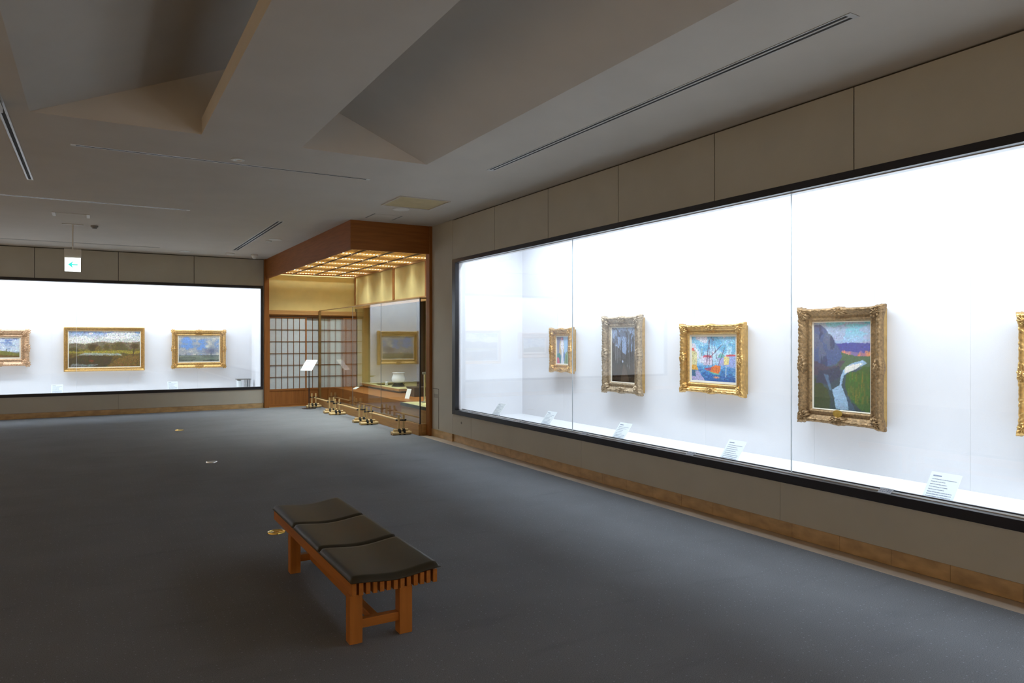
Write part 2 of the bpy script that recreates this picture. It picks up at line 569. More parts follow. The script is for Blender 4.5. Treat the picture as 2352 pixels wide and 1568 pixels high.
obj('sill_gasket', B((W + .097, W + .112, FY0 + .1, FY1 - .1, CASE_Z0 + .070, CASE_Z0 + .078)), 'black_metal', rc)
JY = [FY1 - .09, 6.57, 3.656, 0.742, FY0 + .09]
for a, b in zip(JY[:-1], JY[1:]):
    obj('glass_pane', B((W + .070, W + .080, b + .002, a - .002, CASE_Z0 + .068, CASE_Z1 - .05)), 'case_glass', rc)
for j in JY[1:-1]:
    obj('glass_joint', B((W + .069, W + .081, j - .0015, j + .0015, CASE_Z0 + .07, CASE_Z1 - .055)), 'glass_edge', rc)
BY = [9.42, 8.30, 6.95, 5.60, 4.25, 2.90, 1.55, .20, -1.15, FY0]
obj('back_board', B((RB + .006, RB + .04, FY0 - .02, 9.45, CASE_FLOOR - .02, CASE_TOP)), 'seam', rc)
for a, b in zip(BY[:-1], BY[1:]):
    obj('back_panel', B((RB, RB + .02, b + .0006, a - .0006, CASE_FLOOR, CASE_TOP)), 'case_white', rc)
obj('end_panel', B((W + .05, RB, 9.42, 9.45, CASE_Z0 - .05, CASE_TOP)), 'case_white', rc)
obj('end_panel', B((W + .05, RB, FY0 - .03, FY0, CASE_Z0 - .05, CASE_TOP)), 'case_white', rc)
obj('case_floor', B((W + .12, RB, FY0, 9.42, CASE_FLOOR - .03, CASE_FLOOR)), 'case_floor', rc)
obj('case_front_lining', B((W + .105, W + .12, FY0, 9.42, CASE_FLOOR, CASE_Z0), (W + .105, W + .12, FY0, 9.42, CASE_Z1 + .02, CASE_TOP)), 'case_white', rc)
obj('case_top', B((W + .10, RB + .04, FY0, 9.45, CASE_TOP, CASE_TOP + .03)), 'case_white', rc)
for k in range(4):
    yc = 8.95 - 2.92 * (k + .5)
    obj('lamp_housing', B((4.79, 4.97, yc - 1.43, yc + 1.43, 3.005, CASE_TOP)), 'white_plastic', rc)

# far case
fc = thing('display_case', 'lit glass display case with black frame in far wall, three gilt landscapes inside', 'display case', (-1.0, D, 0))
obj('frame_rail', B((FX0, FX1, D - .012, D + .05, CASE_Z0, CASE_Z0 + .06), bev=.002), 'black_metal', fc)
obj('frame_rail', B((FX0, FX1, D - .012, D + .05, CASE_Z1 - .055, CASE_Z1), bev=.002), 'black_metal', fc)
obj('frame_stile', B((FX1 - .045, FX1, D - .012, D + .05, CASE_Z0 + .06, CASE_Z1 - .055), bev=.002), 'black_metal', fc)
obj('frame_stile', B((FX0, FX0 + .1, D - .012, D + .05, CASE_Z0 + .06, CASE_Z1 - .055), bev=.002), 'black_metal', fc)
obj('sill_channel', B((FX0, FX1, D + .05, D + .12, CASE_Z0, CASE_Z0 + .058)), 'alu', fc)
obj('head_channel', B((FX0, FX1, D + .05, D + .12, CASE_Z1 - .060, CASE_Z1 + .02)), 'alu', fc)
JX = [FX1 - .03, -.304, -3.2, FX0 + .09]
for a, b in zip(JX[:-1], JX[1:]):
    obj('glass_pane', B((b + .002, a - .002, D + .070, D + .080, CASE_Z0 + .056, CASE_Z1 - .05)), 'case_glass', fc)
for j in JX[1:-1]:
    obj('glass_joint', B((j - .002, j + .002, D + .069, D + .081, CASE_Z0 + .058, CASE_Z1 - .055)), 'glass_edge', fc)
BX = [3.16, 2.0, .62, -.76, -2.14, -3.5, -4.9, FX0]
obj('back_board', B((FX0 - .02, 3.19, FB + .006, FB + .04, CASE_FLOOR - .02, CASE_TOP)), 'seam', fc)
for a, b in zip(BX[:-1], BX[1:]):
    obj('back_panel', B((b + .0006, a - .0006, FB, FB + .02, CASE_FLOOR, CASE_TOP)), 'case_white', fc)
obj('end_panel', B((3.16, 3.19, D + .05, FB, CASE_Z0 - .05, CASE_TOP)), 'case_white', fc)
obj('end_panel', B((FX0 - .03, FX0, D + .05, FB, CASE_Z0 - .05, CASE_TOP)), 'case_white', fc)
obj('case_floor', B((FX0, 3.16, D + .12, FB, CASE_FLOOR - .03, CASE_FLOOR)), 'case_floor', fc)
obj('case_front_lining', B((FX0, 3.16, D + .105, D + .12, CASE_FLOOR, CASE_Z0), (FX0, 3.16, D + .105, D + .12, CASE_Z1 + .02, CASE_TOP)), 'case_white', fc)
obj('case_top', B((FX0, 3.19, D + .10, FB + .04, CASE_TOP, CASE_TOP + .03)), 'case_white', fc)
for k in range(3):
    xc = 2.95 - 2.92 * (k + .5)
    obj('lamp_housing', B((xc - 1.43, xc + 1.43, 16.57, 16.75, 3.005, CASE_TOP)), 'white_plastic', fc)

# ------------------------------------------------------------------ painted canvases (colour held on a fine grid)
class Art:
    def __init__(s, w, h, res=120, seed=1):
        k = res / max(w, h)
        s.nx, s.ny = max(20, int(w * k)), max(20, int(h * k))
        s.u, s.v = np.meshgrid(np.linspace(0, 1, s.nx), np.linspace(0, 1, s.ny))
        s.asp = w / h
        s.c = np.zeros((s.ny, s.nx, 3))
        s.rng = np.random.RandomState(seed)

    def noise(s, fx, fy, octv=3):
        out = np.zeros((s.ny, s.nx)); amp = 1.0; tot = 0
        for _ in range(octv):
            gx, gy = int(fx) + 2, int(fy) + 2
            gr = s.rng.rand(gy + 1, gx + 1)
            x = s.u * fx; y = s.v * fy
            xi = np.minimum(x.astype(int), gx - 1); yi = np.minimum(y.astype(int), gy - 1)
            xf = x - xi; yf = y - yi
            xf = xf * xf * (3 - 2 * xf); yf = yf * yf * (3 - 2 * yf)
            n = (gr[yi, xi] * (1 - xf) + gr[yi, xi + 1] * xf) * (1 - yf) + (gr[yi + 1, xi] * (1 - xf) + gr[yi + 1, xi + 1] * xf) * yf
            out += n * amp; tot += amp; amp *= .5; fx *= 2; fy *= 2
        return out / tot

    def mix(s, mask, col):
        m = np.clip(mask, 0, 1)[..., None]
        s.c = s.c * (1 - m) + np.array(col).reshape((1, 1, -1) if np.ndim(col) == 1 else np.shape(col)) * m

    def grad(s, stops):
        vv = [p for p, _ in stops]
        for k in range(3):
            s.c[..., k] = np.interp(s.v, vv, [c[k] for _, c in stops])

    def poly(s, pts, col, wob=0.0, soft=1.0):
        n = s.noise(9, 9, 2) - .5
        u = s.u + wob * n; v = s.v + wob * (s.noise(8, 8, 2) - .5)
        ins = np.zeros_like(u, bool)
        j = len(pts) - 1
        for i in range(len(pts)):
            xi, yi = pts[i]; xj, yj = pts[j]
            cond = ((yi > v) != (yj > v)) & (u < (xj - xi) * (v - yi) / (yj - yi + 1e-9) + xi)
            ins ^= cond
            j = i
        s.mix(ins * soft, col)
        return ins

    def ell(s, cx, cy, rx, ry, col, soft=.25, a=1.0):
        d = np.sqrt(((s.u - cx) / rx) ** 2 + ((s.v - cy) / ry) ** 2)
        s.mix(a * np.clip((1 - d) / soft, 0, 1), col)

    def line(s, x0, y0, x1, y1, w, col, a=1.0):
        dx, dy = (x1 - x0) * s.asp, y1 - y0
        L = math.hypot(dx, dy) + 1e-9
        px, py = (s.u - x0) * s.asp, s.v - y0
        t = np.clip((px * dx + py * dy) / L / L, 0, 1)
        d = np.hypot(px - t * dx, py - t * dy)
        s.mix(a * np.clip(1.4 - d / w, 0, 1), col)

    def dabs(s, n, rx, ry, jit, mask=None, a=.6):
        """short brush dabs that pick up and vary the colour below them"""
        for _ in range(n):
            i, j = s.rng.randint(s.ny), s.rng.randint(s.nx)
            if mask is not None and not mask[i, j]:
                continue
            col = np.clip(s.c[i, j] * (1 + (s.rng.rand() - .5) * jit * 2) + (s.rng.rand(3) - .5) * jit * .5, 0, 1)
            w, h = max(1, int(rx * s.nx)), max(1, int(ry * s.ny))
            i0, i1, j0, j1 = max(0, i - h), min(s.ny, i + h + 1), max(0, j - w), min(s.nx, j + w + 1)
            s.c[i0:i1, j0:j1] = s.c[i0:i1, j0:j1] * (1 - a) + col * a


def art_portrait(w, h):
    A = Art(w, h, 170, 3)
    A.grad([(0, (.62, .66, .74)), (1, (.50, .50, .62))])
    A.poly([(.55, 0), (.9, 0), (.9, 1), (.52, 1)], (.66, .80, .92), .05)
    A.poly([(.88, 0), (1, 0), (1, 1), (.9, 1)], (.52, .50, .56), .02)
    A.ell(.40, .62, .23, .32, (.80, .74, .62), .2)
    A.poly([(.14, .25), (.30, .25), (.30, .7), (.22, .7)], (.80, .72, .56), .05)
    A.ell(.44, .66, .155, .20, (.95, .93, .95), .2)
    A.poly([(.37, .18), (.50, .18), (.52, .55), (.38, .52)], (.93, .92, .95), .02)
    A.poly([(0, 0), (.30, 0), (.34, .25), (.22, .40), (0, .36)], (.30, .56, .56), .03)
    A.poly([(0, 0), (.22, 0), (.20, .18), (.10, .25), (0, .22)], (.84, .42, .52), .03)
    A.poly([(.60, 0), (1, 0), (1, .33), (.85, .46), (.66, .34)], (.58, .66, .52), .04)
    A.poly([(.55, .1), (.64, .1), (.68, .40), (.58, .45)], (.38, .52, .74), .03)
    A.poly([(.74, 0), (.82, 0), (.84, .32), (.76, .36)], (.44, .58, .44), .03)
    A.poly([(.34, 0), (.58, 0), (.50, .30), (.38, .30)], (.90, .91, .95), .02)
    A.ell(.44, .86, .15, .06, (.88, .84, .90), .3)
    A.ell(.42, .92, .07, .055, (.88, .40, .42), .3)
    A.ell(.50, .90, .04, .04, (.50, .42, .66), .3)
    A.ell(.36, .88, .03, .03, (.40, .46, .66), .3)
    A.ell(.39, .67, .030, .013, (.20, .20, .28), .5)
    A.ell(.52, .68, .028, .013, (.20, .20, .28), .5)
    A.ell(.475, .555, .026, .012, (.84, .34, .40), .5)
    A.line(.47, .66, .475, .60, .006, (.80, .76, .80), .6)
    A.dabs(500, .012, .02, .06)
    return A


def art_woods(w, h):
    A = Art(w, h, 180, 5)
    A.grad([(0, (.16, .11, .08)), (.2, (.24, .20, .16)), (.45, (.20, .20, .19)), (.7, (.36, .40, .50)), (1, (.36, .38, .44))])
    n = A.noise(6, 8, 3)
    A.mix((n > .5) * (A.v > .42) * .8, (.58, .66, .80))
    A.poly([(0, .35), (1, .38), (1, .60), (.6, .50), (.35, .62), (0, .75)], (.20, .16, .13), .1, .8)
    for k in range(26):
        x = A.rng.rand(); t = .004 + .010 * A.rng.rand()
        b = .25 + .15 * A.rng.rand()
        A.line(x, b, x + .05 * (A.rng.rand() - .5), .7 + .3 * A.rng.rand(), t, (.15, .12, .10) if k % 3 else (.45, .44, .44), .85)
    for k in range(70):
        x, y = A.rng.rand(), .6 + .4 * A.rng.rand()
        A.line(x, y, x + .2 * (A.rng.rand() - .5), y + .12 * A.rng.rand(), .004, (.18, .16, .16), .7)
    A.poly([(.35, 0), (.75, 0), (.56, .32), (.50, .32)], (.36, .30, .24), .06, .7)
    A.ell(.47, .38, .035, .035, (.72, .76, .85), .5)
    A.dabs(900, .01, .015, .10)
    return A


def art_harbour(w, h):
    A = Art(w, h, 210, 8)
    A.grad([(0, (.10, .34, .62)), (.30, (.32, .58, .80)), (.42, (.70, .82, .90)), (.60, (.74, .86, .92)), (1, (.46, .72, .86))])
    n = A.noise(4, 4, 3)
    A.mix((n > .52) * (A.v > .5) * .85, (.90, .86, .90))
    A.mix((n < .36) * (A.v > .55) * .6, (.30, .62, .80))
    # quay houses
    A.poly([(0, .32), (.12, .32), (.13, .62), (.05, .72), (0, .70)], (.86, .82, .62), .01)
    A.poly([(0, .68), (.07, .66), (.05, .73), (0, .75)], (.88, .42, .40), .01)
    A.poly([(.27, .36), (.48, .36), (.48, .54), (.27, .54)], (.84, .80, .88), .01)
    A.poly([(.26, .53), (.48, .53), (.45, .58), (.28, .58)], (.80, .36, .44), .01)
    A.poly([(.62, .36), (.80, .36), (.80, .54), (.62, .54)], (.66, .66, .84), .01)
    A.poly([(.60, .53), (.78, .53), (.72, .62), (.64, .62)], (.42, .70, .68), .01)
    A.poly([(.79, .34), (1, .30), (1, .58), (.79, .56)], (.60, .66, .86), .01)
    A.poly([(.77, .56), (1, .57), (.98, .61), (.80, .60)], (.82, .34, .38), .01)
    A.poly([(.74, .38), (.84, .38), (.86, .55), (.74, .56)], (.92, .84, .56), .01)
    # water light and dabs
    for k in range(120):
        x, y = A.rng.rand(), .02 + .30 * A.rng.rand()
        A.line(x, y, x + .06, y, .006, [(.08, .26, .58), (.26, .62, .78), (.66, .82, .90), (.14, .44, .62)][k % 4], .8)
    A.line(.78, .12, .79, .34, .018, (.88, .90, .90), .7)
    # quay and mooring
    A.poly([(0, 0), (.22, 0), (.32, .0), (.16, .22), (0, .24)], (.70, .68, .84), .01)
    A.poly([(0, .10), (.10, .08), (.08, .26), (0, .26)], (.24, .44, .58), .02)
    A.poly([(0, .24), (.16, .24), (.12, .34), (.03, .36), (0, .34)], (.90, .66, .30), .01)
    # boat
    A.poly([(.30, .27), (.45, .19), (.60, .16), (.66, .24), (.67, .34), (.56, .36), (.42, .30)], (.90, .46, .24), .01)
    A.poly([(.30, .28), (.44, .22), (.46, .31), (.38, .30)], (.62, .30, .46), .01)
    A.poly([(.32, .27), (.46, .18), (.62, .14), (.66, .18), (.60, .175), (.45, .21)], (.40, .70, .60), .005)
    A.ell(.57, .09, .09, .035, (.92, .60, .50), .6)
    for x, y0, x1, y1 in ((.41, .34, .42, .93), (.48, .34, .47, .99), (.33, .33, .41, .92), (.62, .36, .76, .76), (.50, .95, .60, .45), (.40, .5, .68, .80), (.36, .34, .40, .90)):
        A.line(x, y0, x1, y1, .007, (.34, .22, .34), .9)
    A.line(.24, .42, .24, .72, .010, (.86, .72, .52), .8)
    A.poly([(.18, .40), (.30, .40), (.27, .56), (.21, .56)], (.86, .86, .92), .01)
    A.dabs(5200, .005, .005, .20, None, .6)
    return A


def art_valley(w, h):
    A = Art(w, h, 210, 11)
    A.grad([(0, (.16, .26, .28)), (.45, (.20, .30, .36)), (.72, (.60, .64, .78)), (.80, (.60, .72, .82)), (1, (.44, .76, .80))])
    n = A.noise(3, 12, 3)
    A.mix((n > .52) * (A.v > .74) * .7, (.66, .66, .76))
    A.poly([(.35, .60), (1, .60), (1, .765), (.62, .765), (.40, .76)], (.26, .29, .58), .02)
    A.poly([(.42, .60), (1, .60), (1, .66), (.5, .665)], (.48, .42, .60), .04)
    for k in range(60):
        x = .50 + .5 * A.rng.rand()
        if .66 < x < .78:
            continue
        A.line(x, .615, x + .01, .63 + .05 * A.rng.rand(), .010, [(.94, .52, .30), (.90, .62, .44), (.72, .44, .48)][k % 3], .7)
    A.poly([(.40, .46), (1, .50), (1, .62), (.45, .64)], (.28, .40, .30), .05)
    # cliff
    cl = A.poly([(0, .50), (.20, .48), (.44, .54), (.52, .60), (.46, .70), (.36, .80), (.22, .93), (.10, .97), (0, .975)], (.27, .355, .52), .03)
    A.mix(cl * (A.noise(7, 5, 3) > .55) * .6, (.40, .43, .50))
    A.mix(cl * (A.noise(9, 4, 3) < .38) * .7, (.15, .22, .36))
    A.poly([(0, .40), (.5, .46), (.55, .55), (.25, .50), (0, .54)], (.30, .26, .34), .08, .8)
    A.poly([(0, 0), (.32, 0), (.26, .22), (.10, .34), (0, .34)], (.20, .27, .16), .06)
    A.poly([(.04, .30), (.3, .28), (.5, .40), (.46, .50), (.1, .44)], (.19, .24, .34), .06)
    A.poly([(.56, .28), (.66, .14), (.84, 0), (1, 0), (1, .52), (.78, .46), (.58, .40)], (.21, .36, .15), .04)
    g = (A.u > .6) & (A.v < .45)
    for k in range(60):
        x, y = .62 + .36 * A.rng.rand(), .08 + .30 * A.rng.rand()
        A.line(x, y, x, y + .07, .010, (.52, .44, .14) if k % 2 else (.18, .42, .16), .45)
    # river
    A.poly([(.40, 0), (.64, 0), (.62, .10), (.54, .22), (.50, .28), (.56, .40), (.70, .46), (.95, .545), (.86, .57), (.66, .53), (.54, .46), (.50, .38), (.46, .28), (.34, .22)], (.58, .70, .80), .03)
    A.poly([(.56, .42), (.74, .47), (.88, .55), (.70, .53), (.57, .48)], (.90, .88, .84), .03)
    A.poly([(.64, 0), (.76, 0), (.62, .16), (.58, .18)], (.22, .32, .40), .03)
    A.poly([(.18, .40), (.30, .22), (.34, .22), (.26, .40)], (.36, .50, .62), .03, .7)
    A.dabs(3500, .010, .006, .14, None, .5)
    return A


def art_pastoral(w, h):
    A = Art(w, h, 230, 14)
    A.grad([(0, (.22, .17, .06)), (.30, (.36, .29, .10)), (.48, (.40, .36, .14)), (.68, (.78, .76, .70)), (.85, (.74, .76, .78)), (1, (.42, .56, .76))])
    n = A.noise(5, 8, 4)
    A.mix((n > .50) * (A.v > .68) * .8, (.90, .88, .84))
    A.poly([(0, .52), (0, .66), (.10, .675), (.22, .64), (.36, .69), (.46, .71), (.60, .68), (.72, .71), (.86, .685), (1, .71), (1, .5)], (.42, .38, .30), .02)
    for cx, cy, rx, ry, col in ((.33, .55, .10, .12, (.22, .17, .06)), (.41, .52, .06, .08, (.38, .32, .10)), (.52, .55, .05, .12, (.30, .25, .08)), (.70, .58, .11, .16, (.28, .25, .12)),
                                (.78, .45, .08, .16, (.30, .28, .14)), (.07, .48, .08, .10, (.26, .24, .10)), (.93, .58, .08, .10, (.26, .20, .08)), (.62, .56, .06, .09, (.34, .30, .12))):
        A.ell(cx, cy, rx, ry, col, .5)
    A.poly([(0, .38), (1, .36), (1, .45), (.5, .46), (0, .45)], (.62, .56, .16), .05, .75)
    A.poly([(.12, .33), (.75, .32), (.70, .38), (.20, .40)], (.62, .66, .66), .02, .8)
    A.poly([(0, 0), (.55, 0), (.62, .30), (.20, .34), (0, .24)], (.20, .18, .10), .03, .85)
    A.poly([(.02, .02), (.35, .01), (.40, .07), (.05, .10)], (.50, .56, .58), .04, .7)
    A.poly([(.50, 0), (1, 0), (1, .33), (.80, .30), (.62, .16)], (.46, .34, .12), .06, .85)
    A.ell(.31, .17, .05, .05, (.46, .20, .08), .6)
    A.line(.90, .30, .92, .56, .012, (.20, .14, .06))
    A.dabs(6500, .005, .007, .22, None, .55)
    return A


def art_clouds(w, h):
    A = Art(w, h, 190, 17)
    A.grad([(0, (.28, .32, .30)), (.22, (.44, .48, .44)), (.255, (.36, .40, .46)), (.27, (.56, .60, .66)), (1, (.46, .60, .78))])
    n = A.noise(5, 5, 4)
    sky = A.v > .26
    A.mix((n > .44) * sky * .9, (.66, .67, .68))
    A.mix((n > .56) * sky * .9, (.78, .77, .72))
    A.mix((n < .36) * sky * .9, (.42, .60, .84))
    A.ell(.80, .42, .24, .18, (.44, .46, .54), .8)
    A.ell(.70, .60, .08, .08, (.84, .85, .80), .8)
    A.mix((A.v < .25) * (A.noise(4, 18, 3) > .55) * .5, (.56, .62, .54))
    for x in (.18, .44, .80):
        A.line(x, .25, x, .31, .012, (.24, .26, .28), .8)
    A.dabs(4000, .010, .008, .12, None, .5)
    return A


def art_hill(w, h):
    A = Art(w, h, 120, 21)
    A.grad([(0, (.30, .28, .14)), (.2, (.40, .40, .22)), (.30, (.52, .60, .70)), (.5, (.66, .72, .80)), (1, (.36, .48, .70))])
    n = A.noise(4, 9, 4)
    A.mix((n > .50) * (A.v > .3) * .85, (.80, .83, .86))
    A.mix((n < .38) * (A.v > .4) * .7, (.30, .40, .62))
    A.poly([(0, 0), (1, 0), (1, .14), (.86, .26), (.66, .35), (.40, .38), (0, .34)], (.44, .44, .20), .02)
    A.poly([(0, 0), (1, 0), (1, .06), (.6, .16), (0, .12)], (.40, .30, .14), .05)
    A.line(.70, .34, .70, .42, .02, (.26, .26, .22))
    A.dabs(1500, .016, .012, .12)
    return A


# ------------------------------------------------------------------ carved gilt frames
def srgb(c):
    c = np.clip(c, 0, 1)
    return np.where(c <= .04045, c / 12.92, ((c + .055) / 1.055) ** 2.4)


def canvas(name, art, w, h, y, m, parent):
    ny, nx = art.ny, art.nx
    xs_, zs_ = np.linspace(-w / 2, w / 2, nx), np.linspace(-h / 2, h / 2, ny)
    vx, vz = np.meshgrid(xs_, zs_)
    co = np.stack([vx, np.full_like(vx, y), vz], -1).reshape(-1, 3)
    idx = np.arange(nx * ny).reshape(ny, nx)
    fa = np.stack([idx[:-1, :-1], idx[:-1, 1:], idx[1:, 1:], idx[1:, :-1]], -1).reshape(-1, 4)
    me = bpy.data.meshes.new(name)
    me.from_pydata(co.tolist(), [], fa.tolist())
    at = me.color_attributes.new('paint', 'FLOAT_COLOR', 'POINT')
    rgba = np.ones((nx * ny, 4), np.float32)
    rgba[:, :3] = srgb(art.c).reshape(-1, 3)
    at.data.foreach_set('color', rgba.ravel())
    me.materials.append(MATS[m])
    o = bpy.data.objects.new(name, me)
    COL.objects.link(o)
    o.parent = parent
    return o


def molding(w, h, prof, step=.014, bulge=None, carve=None):
    """prof: (inset, depth) points swept round a mitred rectangle in the xz plane; front is -y"""
    sides = [((-1, -1), (1, -1)), ((1, -1), (1, 1)), ((1, 1), (-1, 1)), ((-1, 1), (-1, -1))]
    bm = bmesh.new()
    rings = []
    for (ax, az), (bx, bz) in sides:
        horiz = az == bz
        ln = w if horiz else h
        n = max(8, int(ln / step))
        for k in range(n):
            t = k / n
            ring = []
            for i, (ins, dep) in enumerate(prof):
                s = min(t, 1 - t) * ln
                bu = bulge(s, abs(t - .5) * ln, i) if bulge else 0
                cv = carve(t * ln, i) if carve else 0
                o = ins - bu
                hw, hh = w / 2 - o, h / 2 - o
                x = ax * hw + (bx - ax) * hw * t
                z = az * hh + (bz - az) * hh * t
                ring.append(bm.verts.new((x, -(dep + cv), z)))
            rings.append(ring)
    m = len(rings)
    for k in range(m):
        a, b = rings[k], rings[(k + 1) % m]
        for i in range(len(prof) - 1):
            bm.faces.new((a[i], a[i + 1], b[i + 1], b[i]))
    bmesh.ops.recalc_face_normals(bm, faces=bm.faces)
    return bm


def ornament(cx, cz, rx, rz, y0, dep, lobes=9, rot=0.0, seed=0):
    """a carved acanthus boss: scalloped outline, radial ridges, raised heart"""
    bm = bmesh.new()
    n, rn = 44, 6
    rings = []
    for r in range(rn + 1):
        f = r / rn
        ring = []
        for k in range(n):
            a = 2 * math.pi * k / n
            sc = 1 + .13 * math.cos(lobes * a + seed) * f
            x, z = rx * f * sc * math.cos(a), rz * f * sc * math.sin(a)
            hgt = dep * (math.sqrt(max(0, 1 - f * f * .96)) + .22 * math.cos(lobes * a + seed) * f * (1 - f) * 3 + .16 * math.sin(f * 11))
            xr, zr = x * math.cos(rot) - z * math.sin(rot), x * math.sin(rot) + z * math.cos(rot)
            ring.append(bm.verts.new((cx + xr, -(y0 + max(0, hgt)), cz + zr)))
        rings.append(ring)
    ring = [bm.verts.new((v.co.x, -y0 + .012, v.co.z)) for v in rings[-1]]
    rings.append(ring)
    for a, b in zip(rings[:-1], rings[1:]):
        for k in range(n):
            bm.faces.new((a[k], a[(k + 1) % n], b[(k + 1) % n], b[k]))
    bmesh.ops.remove_doubles(bm, verts=bm.verts, dist=1e-5)
    bmesh.ops.recalc_face_normals(bm, faces=bm.faces)
    return bm


def painting(label, group, loc, rz, w, h, fw, depth, art, gold, style, liner_w=.02, canvas_m='canvas_oil', wires=True, top=2.98, amp=1.0):
    t = thing('framed_painting', label, 'painting', loc, rz, group)
    d = depth
    # box behind the moulding, against the wall
    obj('frame_back', B((-w / 2 + .012, w / 2 - .012, -d * .36, 0.0, -h / 2 + .012, h / 2 - .012)), 'frame_side', t, local=True)
    prof = [(0.012, d * .35), (0.002, d * .55), (0.0, d * .78), (fw * .06, d * .95), (fw * .16, d), (fw * .27, d * .94), (fw * .36, d * .80), (fw * .48, d * .66),
            (fw * .60, d * .60), (fw * .70, d * .61), (fw * .76, d * .68), (fw * .83, d * .70), (fw * .90, d * .62), (fw, d * .50), (fw, d * .38)]

    def bulge(s, c, i):
        if style == 'plain':
            return 0
        k = max(0, 1 - i / 6)
        return amp * k * (.028 * math.exp(-(s / .06) ** 2) + (.018 * math.exp(-(c / .055) ** 2)))

    def carve(s, i):
        if style == 'plain':
            return .0015 * math.sin(s * 260) * (i in (2, 3))
        if style == 'sweep':
            return (.006 * math.sin(s * 150) * math.sin(s * 23) if i in (3, 4, 5) else 0) + (.002 * math.sin(s * 300) if i in (10, 11) else 0)
        if i in (2, 3, 4, 5):
            return .0055 * math.sin(s * 170 + i * 1.1) + .0045 * math.sin(s * 73 - i * 2.0)
        if i in (6, 7, 8):
            return .0022 * math.sin(s * 210 + i * 2.2)
        if i in (10, 11):
            return .0022 * math.sin(s * 330)
        return 0
    obj('moulding', molding(w, h, prof, .012 if style != 'plain' else .02, bulge, carve), gold, t, local=True, smooth=True)
    iw, ih = w - 2 * fw, h - 2 * fw
    if liner_w:
        lp = [(0, d * .52), (liner_w * .9, d * .47), (liner_w, d * .40)]
        obj('liner', molding(iw + .004, ih + .004, lp, .2), 'liner', t, local=True)
    iw -= 2 * liner_w; ih -= 2 * liner_w
    canvas('canvas', art(iw, ih), iw + .006, ih + .006, -d * .415, canvas_m, t)
    if style != 'plain':
        k = 0
        for sx in (-1, 1):
            for sz in (-1, 1):
                obj('corner_ornament', ornament(sx * (w / 2 - fw * .36), sz * (h / 2 - fw * .36), fw * .58, fw * .40, d * .66, d * .38, 9, sx * sz * math.pi / 4, k), gold, t, local=True, smooth=True)
                k += 1
        for sx in (-1, 1):
            obj('side_ornament', ornament(sx * (w / 2 - fw * .25), 0, fw * .36, fw * .72, d * .70, d * .32, 11, 0, sx), gold, t, local=True, smooth=True)
        for sz in (-1, 1):
            obj('side_ornament', ornament(0, sz * (h / 2 - fw * .25), fw * .80, fw * .34, d * .70, d * .32, 11, 0, sz), gold, t, local=True, smooth=True)
    if wires:
        for sx in (-.36, .36):
            obj('hanging_wire', T((sx * w, -.012, h / 2 - .02), (sx * w, -.012, top - loc[2]), .0013, n=6), 'wire', t, local=True)
    return t


RGRP = 'gilt framed paintings in the right display case'
FGRP = 'gilt framed landscapes in the far display case'
# right case: local x runs towards the viewer's right, i.e. world -y
def right_painting(label, y0, y1, z0, z1, **k):
    return painting(label, RGRP, (RB - .003, (y0 + y1) / 2, (z0 + z1) / 2), R(-90), abs(y1 - y0), z1 - z0, **k)


def far_painting(label, x0, x1, z0, z1, **k):
    k.setdefault('amp', .15)
    return painting(label, FGRP, ((x0 + x1) / 2, FB - .003, (z0 + z1) / 2), 0, x1 - x0, z1 - z0, **k)


right_painting('small gilt framed portrait of a pale long haired woman in green and pink', 8.50, 7.985, 1.052, 1.650, fw=.10, depth=.115, art=art_portrait, gold='gold', style='sweep', liner_w=.014)
right_painting('tall gilt framed dark woodland picture behind reflecting glass', 7.275, 6.565, .845, 1.778, fw=.125, depth=.12, art=art_woods, gold='gold_grey', style='carved', liner_w=.008, canvas_m='canvas_glazed')
right_painting('squarish bright gilt framed harbour scene with an orange sailing boat', 5.875, 5.005, .935, 1.655, fw=.105, depth=.115, art=art_harbour, gold='gold_bright', style='carved', liner_w=.022)
p4 = right_painting('tall ornate gilt framed valley with a pale winding river and blue cliff', 4.335, 3.54, .760, 1.775, fw=.118, depth=.125, art=art_valley, gold='gold_dark', style='carved', liner_w=.008)
b = lathe([(0, .0), (.045, .0), (.045, .006), (0, .006)], 20)
bmesh.ops.transform(b, verts=b.verts, matrix=Matrix.Translation((0, -.100, -.4125)) @ Matrix.Diagonal((1, 1, .7, 1)) @ Matrix.Rotation(R(90), 4, 'X'))
obj('name_plate', b, 'brass', p4, local=True)
right_painting('gilt framed picture cut off by the right edge of the photo', 2.53, 1.55, .84, 1.675, fw=.12, depth=.12, art=art_hill, gold='gold_bright', style='sweep', liner_w=.02)
far_painting('rose gilt framed hillside under a streaky blue sky at the far left', -2.20, -1.14, .970, 1.695, fw=.15, depth=.11, art=art_hill, gold='gold_rose', style='sweep', liner_w=.022)
far_painting('wide plain gilt framed pastoral river landscape with brown trees', -.555, .935, .832, 1.760, fw=.075, depth=.10, art=art_pastoral, gold='gold_bright', style='plain', liner_w=0.018)
far_painting('gilt framed cloudy seascape nearest the wooden alcove', 1.468, 2.585, .865, 1.710, fw=.125, depth=.11, art=art_clouds, gold='gold', style='sweep', liner_w=.02)

